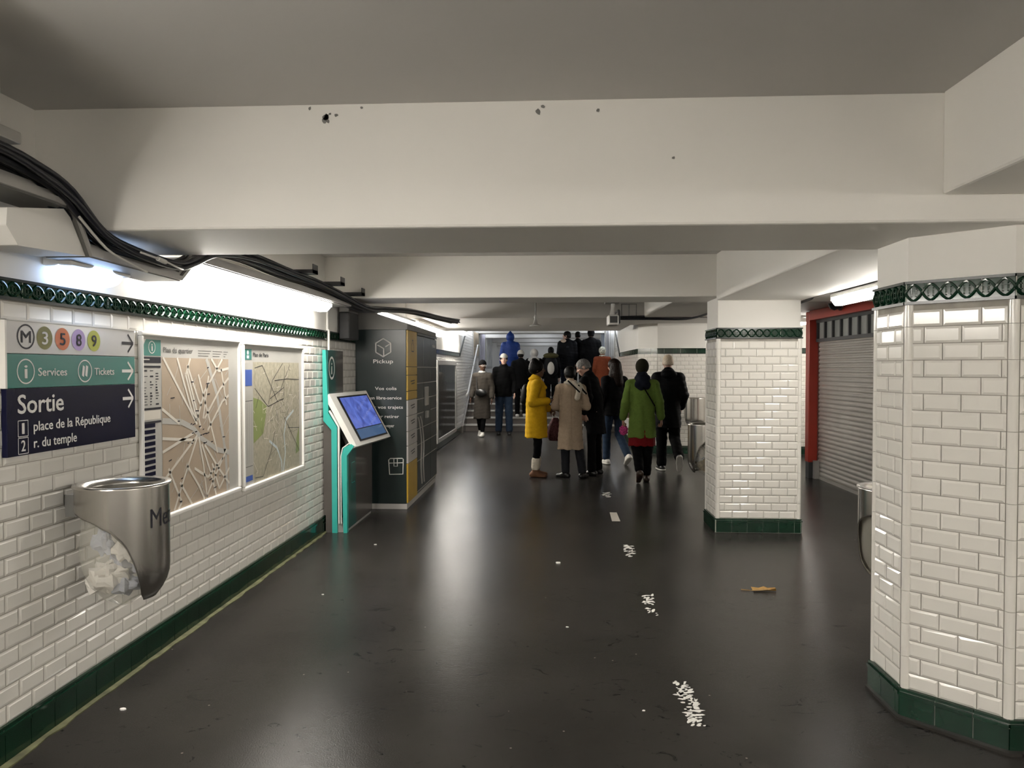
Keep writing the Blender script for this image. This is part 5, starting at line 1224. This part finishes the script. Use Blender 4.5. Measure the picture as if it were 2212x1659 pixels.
# --- woman in the green coat
p = Person('woman in a green coat and dark knitted hat walking away, strap across the back', (1.275, 10.44, 0), 1.70, R_(-3), sk_mid,
           dict(elR=(.24, -.03, 1.16), wrR=(.275, .05, .93), elL=(-.235, -.04, 1.15), wrL=(-.27, .03, .92), hdL=(0, .1, -1), curlL=1.1, curlR=.7, knR=(.085, .07, .5), anR=(.07, .04, .085), knL=(-.07, .0, .49), anL=(-.045, -.20, .17), ftL=(-.1, .75, -.55)), head=(0, -.05, 0))
p.coat(c_grn, hem=.65, hw=.205, chest=.178, sl=(.076, .066, .059), sh=.070, folds=.006, seam=2); p.trousers(c_blk, (.095, .078, .062), .05); p.shoes(l_dk)
f = Field(); f.u(Rc((0, 0, .80), .18, (0, 0, .53), .195, .74), 0); f.cut(Pl((0, 0, .53), (0, 0, -1)), .005); f.warp(lambda P: (0.006*np.sin(np.arctan2(P[..., 0], P[..., 1])*8)).astype(np.float32)); p.part('tunic', f, c_red)
p.cap(c_knit, .020, -.05, .35, 'knitted_hat', .006)
f = Field(); f.u(El(p.nk+np.array([0, -.035, .0]), (.115, .095, .075)), 0); f.u(El((0, -.105, 1.41), (.115, .055, .085)), .03); f.u(El(p.h((0, -.06, -.075)), (.075, .06, .04)), .02)
f.warp(lambda P: (0.007*np.sin(P[..., 0]*55)*np.sin(P[..., 2]*38+1)).astype(np.float32)); p.part('hood', f, c_navy)
f = Field(); f.u(Rc((-.09, -.10, 1.47), .010, (.02, -.155, 1.36), .010), 0); f.u(Rc((.02, -.155, 1.36), .010, (.17, -.115, 1.11), .010), .005); p.part('strap', f, c_blk)
gw = p
# --- man in black padded coat
p = Person('pale haired man in a long black padded coat walking away beside the middle column', (1.815, 11.60, 0), 1.80, R_(-2), sk_light,
           dict(elR=(.235, -.03, 1.14), wrR=(.215, .12, .96), elL=(-.225, -.05, 1.14), wrL=(-.24, .02, .92), knR=(.10, .01, .50), anR=(.135, -.30, .23), ftR=(.05, .45, -.9), knL=(-.085, .08, .5), anL=(-.085, .06, .085), ftL=(-.25, 1, 0)), head=(.08, 0, 0))
p.coat(c_blk2, hem=.66, hw=.20, chest=.18, sl=(.08, .070, .058), sh=.078, folds=.002, quilt=.007, collar=.06); p.trousers(c_blk, (.10, .082, .075), .03); p.shoes(l_blk, s_white)
p.hair(h_blond, .008, face=(0, .12, -.06), fr=(.08, .085, .11), low=-.035)
f = Field(); f.u(El((0, -.10, 1.46), (.12, .06, .07)), 0); f.u(El(p.nk+np.array([0, 0, 0]), (.10, .10, .05)), .03); p.part('hood', f, c_blk2)
# --- pair coming down
p = Person('woman in a long taupe coat, black beanie and glasses walking towards the viewer', (-1.60, 17.30, 0), 1.76, R_(170), sk_dark,
           dict(knR=(.09, .03, .5), anR=(.085, -.12, .12), ftR=(0, .9, -.3), knL=(-.06, .1, .5), anL=(-.03, .14, .085), elR=(.225, -.02, 1.15), wrR=(.25, .08, .92), elL=(-.22, -.03, 1.14), wrL=(-.24, .05, .9)), head=(.5, .02, 0), far=True)
p.add_eyes(); p.lips(lp_dark); p.coat(c_tau, hem=.42, hw=.20, hemy=.04, chest=.172, sl=(.078, .068, .056), folds=.008); p.trousers(c_blk, (.085, .062, .05), .05); p.shoes(s_white); p.cap(c_blk, .018, .025, .1, 'beanie', .01)
f = Field()
for q in (-1, 1):
    for k in range(10):
        a = 2*math.pi*k/10; b = 2*math.pi*(k+1)/10
        f.u(Rc(p.h((q*.033+.022*math.cos(a), .098, .008+.018*math.sin(a))), .004, p.h((q*.033+.022*math.cos(b), .098, .008+.018*math.sin(b))), .004), 0)
    f.u(Rc(p.h((q*.055, .096, .012)), .004, p.h((q*.078, .0, .012)), .004), 0)
f.u(Rc(p.h((-.012, .1, .01)), .004, p.h((.012, .1, .01)), .004), 0); p.part('glasses', f, M['lgrey'], 0.005)
f = Field(); f.u(El(p.nk+np.array([0, .02, -.01]), (.10, .095, .045)), 0); p.part('scarf', f, c_gry)
f = Field(); f.u(El((-.02, .20, 1.02), (.14, .055, .09)), 0); f.u(Rc((.08, .19, 1.08), .012, (.14, .05, 1.46), .012), .0); o = p.part('handbag', f, l_blk, parent=None); tag(o, 'black handbag worn in front by the woman in the taupe coat', 'bag')
p = Person('man in a black jacket, jeans and pale cap walking towards the viewer', (-1.13, 17.80, 0), 1.93, R_(183), sk_light,
           dict(knR=(.10, .03, .5), anR=(.115, -.02, .085), knL=(-.11, .05, .5), anL=(-.12, .05, .085), elR=(.225, -.03, 1.14), wrR=(.22, .10, .93), elL=(-.225, -.03, 1.14), wrL=(-.23, .08, .92)), far=True)
p.add_eyes(); p.lips(lp_fair); p.coat(c_blk, hem=.83, hw=.20, chest=.17, sl=(.078, .068, .055), name='jacket', folds=.004, collar=.05); p.trousers(c_jean, (.105, .085, .075), .02, 'jeans'); p.shoes(l_blk); p.hair(h_black, .010, low=-.05); p.cap(c_gry, .016, .045, -.15, 'cap')
# --- crowd on the stairs
def step(k): return 0.165*k, 18.86+0.30*(k-1)
def climber(label, x, k, H, yaw, coat, hair, skin=None, far=True, pose=None, **kw):
    z, y = step(k); dz = .165*1.75/H
    P0 = dict(knR=(.09, .20, .58), anR=(.09, .15, .085), knL=(-.09, .04, .5), anL=(-.09, .0, .085))
    if pose: P0.update(pose)
    return Person(label, (x, y, z), H, yaw, skin or sk_light, P0, far=True, **kw)
p = climber('person in a bright blue hooded padded coat climbing the stairs', -1.10, 5, 1.72, R_(5), None, None)
p.coat(c_blue, hem=.78, hw=.17, chest=.21, sl=(.095, .085, .07), sh=.09, folds=.003, quilt=.003); p.trousers(c_blk, end=.02); p.shoes(l_blk)
f = Field(); f.u(El(p.h((0, -.02, .0)), (.115, .125, .13)), 0); f.u(Rc(p.h((0, -.02, .05)), .09, p.h((0, -.03, .145)), .03), .04); f.u(El((0, -.03, 1.45), (.15, .11, .09)), .05); f.sub(El(p.h((0, .13, -.02)), (.07, .09, .09)), .02); p.part('hood', f, c_blue)
p = climber('person in black with a white cap on the lower stairs behind the blue coat', -0.78, 2, 1.72, R_(0), None, None)
p.coat(c_blk, hem=.75, hw=.20, chest=.20, sl=(.09, .08, .065), name='jacket'); p.trousers(c_blk, end=.02); p.shoes(s_white); p.hair(h_black, .008); p.cap(c_gry, .018, .0, -.2, 'cap')
p = climber('person in black with a pale grey hood on the stairs above the yellow coat', -0.44, 3, 1.60, R_(-10), None, None)
p.coat(c_blk, hem=.70, hw=.19, chest=.19, sl=(.08, .07, .06), sh=.078, name='jacket'); p.trousers(c_blk, end=.02); p.shoes(l_blk)
f = Field(); f.u(El(p.h((0, -.02, .0)), (.12, .13, .13)), 0); f.u(El((0, -.06, 1.44), (.17, .11, .09)), .05); f.sub(El(p.h((0, .13, -.02)), (.07, .09, .09)), .02); p.part('hood', f, c_gry)
p = climber('person with a large olive topped rucksack climbing the stairs', 0.0, 3, 1.66, R_(0), None, None, lean=(R_(8), 0))
p.coat(c_blk, hem=.72, hw=.20, chest=.19, name='jacket'); p.trousers(c_blk, end=.02); p.shoes(l_blk, s_white); p.hair(h_black, .012)
f = Field(); f.u(El((0, -.25, 1.22), (.19, .13, .30)), 0); f.u(El((-.13, -.22, 1.12), (.07, .09, .12)), .03); f.u(El((.13, -.22, 1.12), (.07, .09, .12)), .03)
o = p.part('rucksack', f, c_blk2, parent=None); tag(o, 'large black rucksack with olive top and cream panel on a climbing person', 'rucksack')
f = Field(); f.u(El((0, -.25, 1.50), (.21, .15, .085)), 0); f.cut(Pl((0, 0, 1.44), (0, 0, -1)), .01); q = p.part('lid', f, c_oliv, parent=None); q.parent = o; q.location = (0, 0, 0)
f = Field(); f.u(El((0, -.335, 1.18), (.105, .06, .19)), 0); q = p.part('front_pocket', f, c_gry, parent=None); q.parent = o; q.location = (0, 0, 0)
p = climber('person in a black padded jacket looking left at the top of the crowd', 0.44, 5, 1.76, R_(8), None, None, head=(1.15, .03, 0))
p.coat(c_blk2, hem=.76, hw=.21, chest=.21, sl=(.095, .085, .07), sh=.09, name='jacket', quilt=.004); p.trousers(c_navy, end=.02); p.shoes(l_blk); p.hair(h_black, .012)
f = Field(); f.u(El((-.10, -.02, 1.48), (.10, .10, .07)), 0); p.part('collar', f, cloth('sand_cloth', (0.42, 0.33, 0.26)))
f = Field(); f.u(El((-.02, -.178, 1.33), (.045, .012, .03)), 0); p.part('badge', f, c_char)
p = climber('dark haired person in black between two others at the top of the stairs', 0.735, 6, 1.60, R_(-6), None, None)
p.coat(c_blk, hem=.70, hw=.19, chest=.19, name='jacket'); p.trousers(c_blk, end=.02); p.shoes(l_blk); p.hair(h_black, .014)
p = climber('broad person in a black coat, highest in the crowd near the right stair wall', 1.08, 5, 1.80, R_(-4), None, None, build=1.06)
p.coat(c_blk, hem=.62, hw=.21, chest=.205, sl=(.095, .085, .07), sh=.09); p.trousers(c_blk, end=.02); p.shoes(l_blk); p.hair(h_black, .014); p.cap(c_blk, .02, .0, .2, 'beanie')
p = climber('person in a rust coloured coat with a pale patterned headscarf by the right stair wall', 1.34, 3, 1.66, R_(0), None, None)
p.coat(c_rust, hem=.55, hw=.19, chest=.17, sl=(.075, .062, .05)); p.trousers(c_blk, end=.02); p.shoes(l_blk)
f = Field(); f.u(El(p.h((0, -.02, .01)), (.095, .115, .115)), 0); f.u(El(p.nk, (.09, .09, .04)), .03); f.sub(El(p.h((0, .13, -.02)), (.065, .08, .09)), .02); p.part('headscarf', f, cloth('cream_pattern', (0.40, 0.40, 0.34), .8, var=.6, scale=25))

# ------------------------------------------------------------------ things the people hold
c = yw.W(yw.palm['R']); m = MB(); m.prism([c+Vector((-0.03, -0.036, 0.018)), c+Vector((0.085, -0.030, 0.030)), c+Vector((0.085, 0.036, 0.030)), c+Vector((-0.03, 0.030, 0.018))], (0, 0, 0.009))
tag(obj('phone', m, 'blk', bevel=0.003), 'dark phone in the hand of the woman in the yellow coat', 'phone')
c = yw.W(yw.palm['L'])
t = thing('carrier_bag', 'maroon patterned bag hanging from the hand of the woman in the yellow coat', 'bag', (c.x+0.03, c.y, c.z-0.42))
m = MB(); prof = [(0.002, 0.0), (0.085, 0.004), (0.11, 0.05), (0.115, 0.14), (0.09, 0.24), (0.055, 0.32), (0.035, 0.35)]
vs = []; fs = []; n = 26
for i, (r, z) in enumerate(prof):
    for j in range(n):
        a = 2*math.pi*j/n; w = 1+0.06*math.sin(5*a+z*20)+0.04*math.sin(9*a-z*14); vs.append((c.x+0.03+r*w*1.0*math.cos(a), c.y+r*w*0.6*math.sin(a), c.z-0.42+z))
for i in range(len(prof)-1):
    for j in range(n): fs.append((i*n+j, i*n+(j+1) % n, (i+1)*n+(j+1) % n, (i+1)*n+j))
m.add(vs, fs, 0, True); obj('bag_body', m, c_mar, t)
for s in (-1, 1):
    m = MB(); m.tube(smooth([(c.x+0.03+0.03*s, c.y, c.z-0.08), (c.x+0.015*s, c.y, c.z-0.02), (c.x, c.y, c.z+0.012)]), 0.006, 6); obj('handle', m, c_gry, t)
# umbrella of the grey haired man
c = gm.W(gm.palm['L']); b = Vector((c.x+0.03, c.y-0.03, 0.0))
t = thing('folded_umbrella', 'folded silver grey umbrella held point down by the grey haired man', 'umbrella', b)
ax = (c-b); L = ax.length
def U_(k): return b+ax*k
M['silver'] = mk('silver_fabric', (0.42, 0.42, 0.43), .35, var=.15, scale=12)
m = MB(); m.tube([U_(0.10), U_(0.16), U_(0.5), U_(0.80), U_(0.88)], [0.010, 0.018, 0.034, 0.030, 0.012], 12); obj('canopy', m, 'silver', t)
m = MB(); m.tube([U_(0.0), U_(0.12)], 0.006, 8); obj('tip', m, 'dgrey', t)
m = MB(); m.tube([U_(0.86), U_(1.0), U_(1.06)], [0.010, 0.013, 0.013], 8); obj('handle', m, 'blk', t)
# pink pouch of the woman in green
c = gw.W(gw.palm['L']); t = thing('flower_pouch', 'pink flowered pouch in the left hand of the woman in the green coat', 'pouch', (c.x-0.01, c.y, c.z-0.16))
m = MB(); m.ell((c.x-0.01, c.y, c.z-0.085), 0.062, 0.035, 0.075, 18); m.v = [(x+0.006*math.sin(z*130), y, z+0.005*math.sin(x*140)) for x, y, z in m.v]; obj('pouch_body', m, c_pink, t)
m = MB(); m.tube([(c.x-0.02, c.y, c.z-0.03), (c.x-0.01, c.y, c.z+0.012), (c.x+0.01, c.y, c.z-0.03)], 0.007, 6); obj('handle', m, c_cream, t)
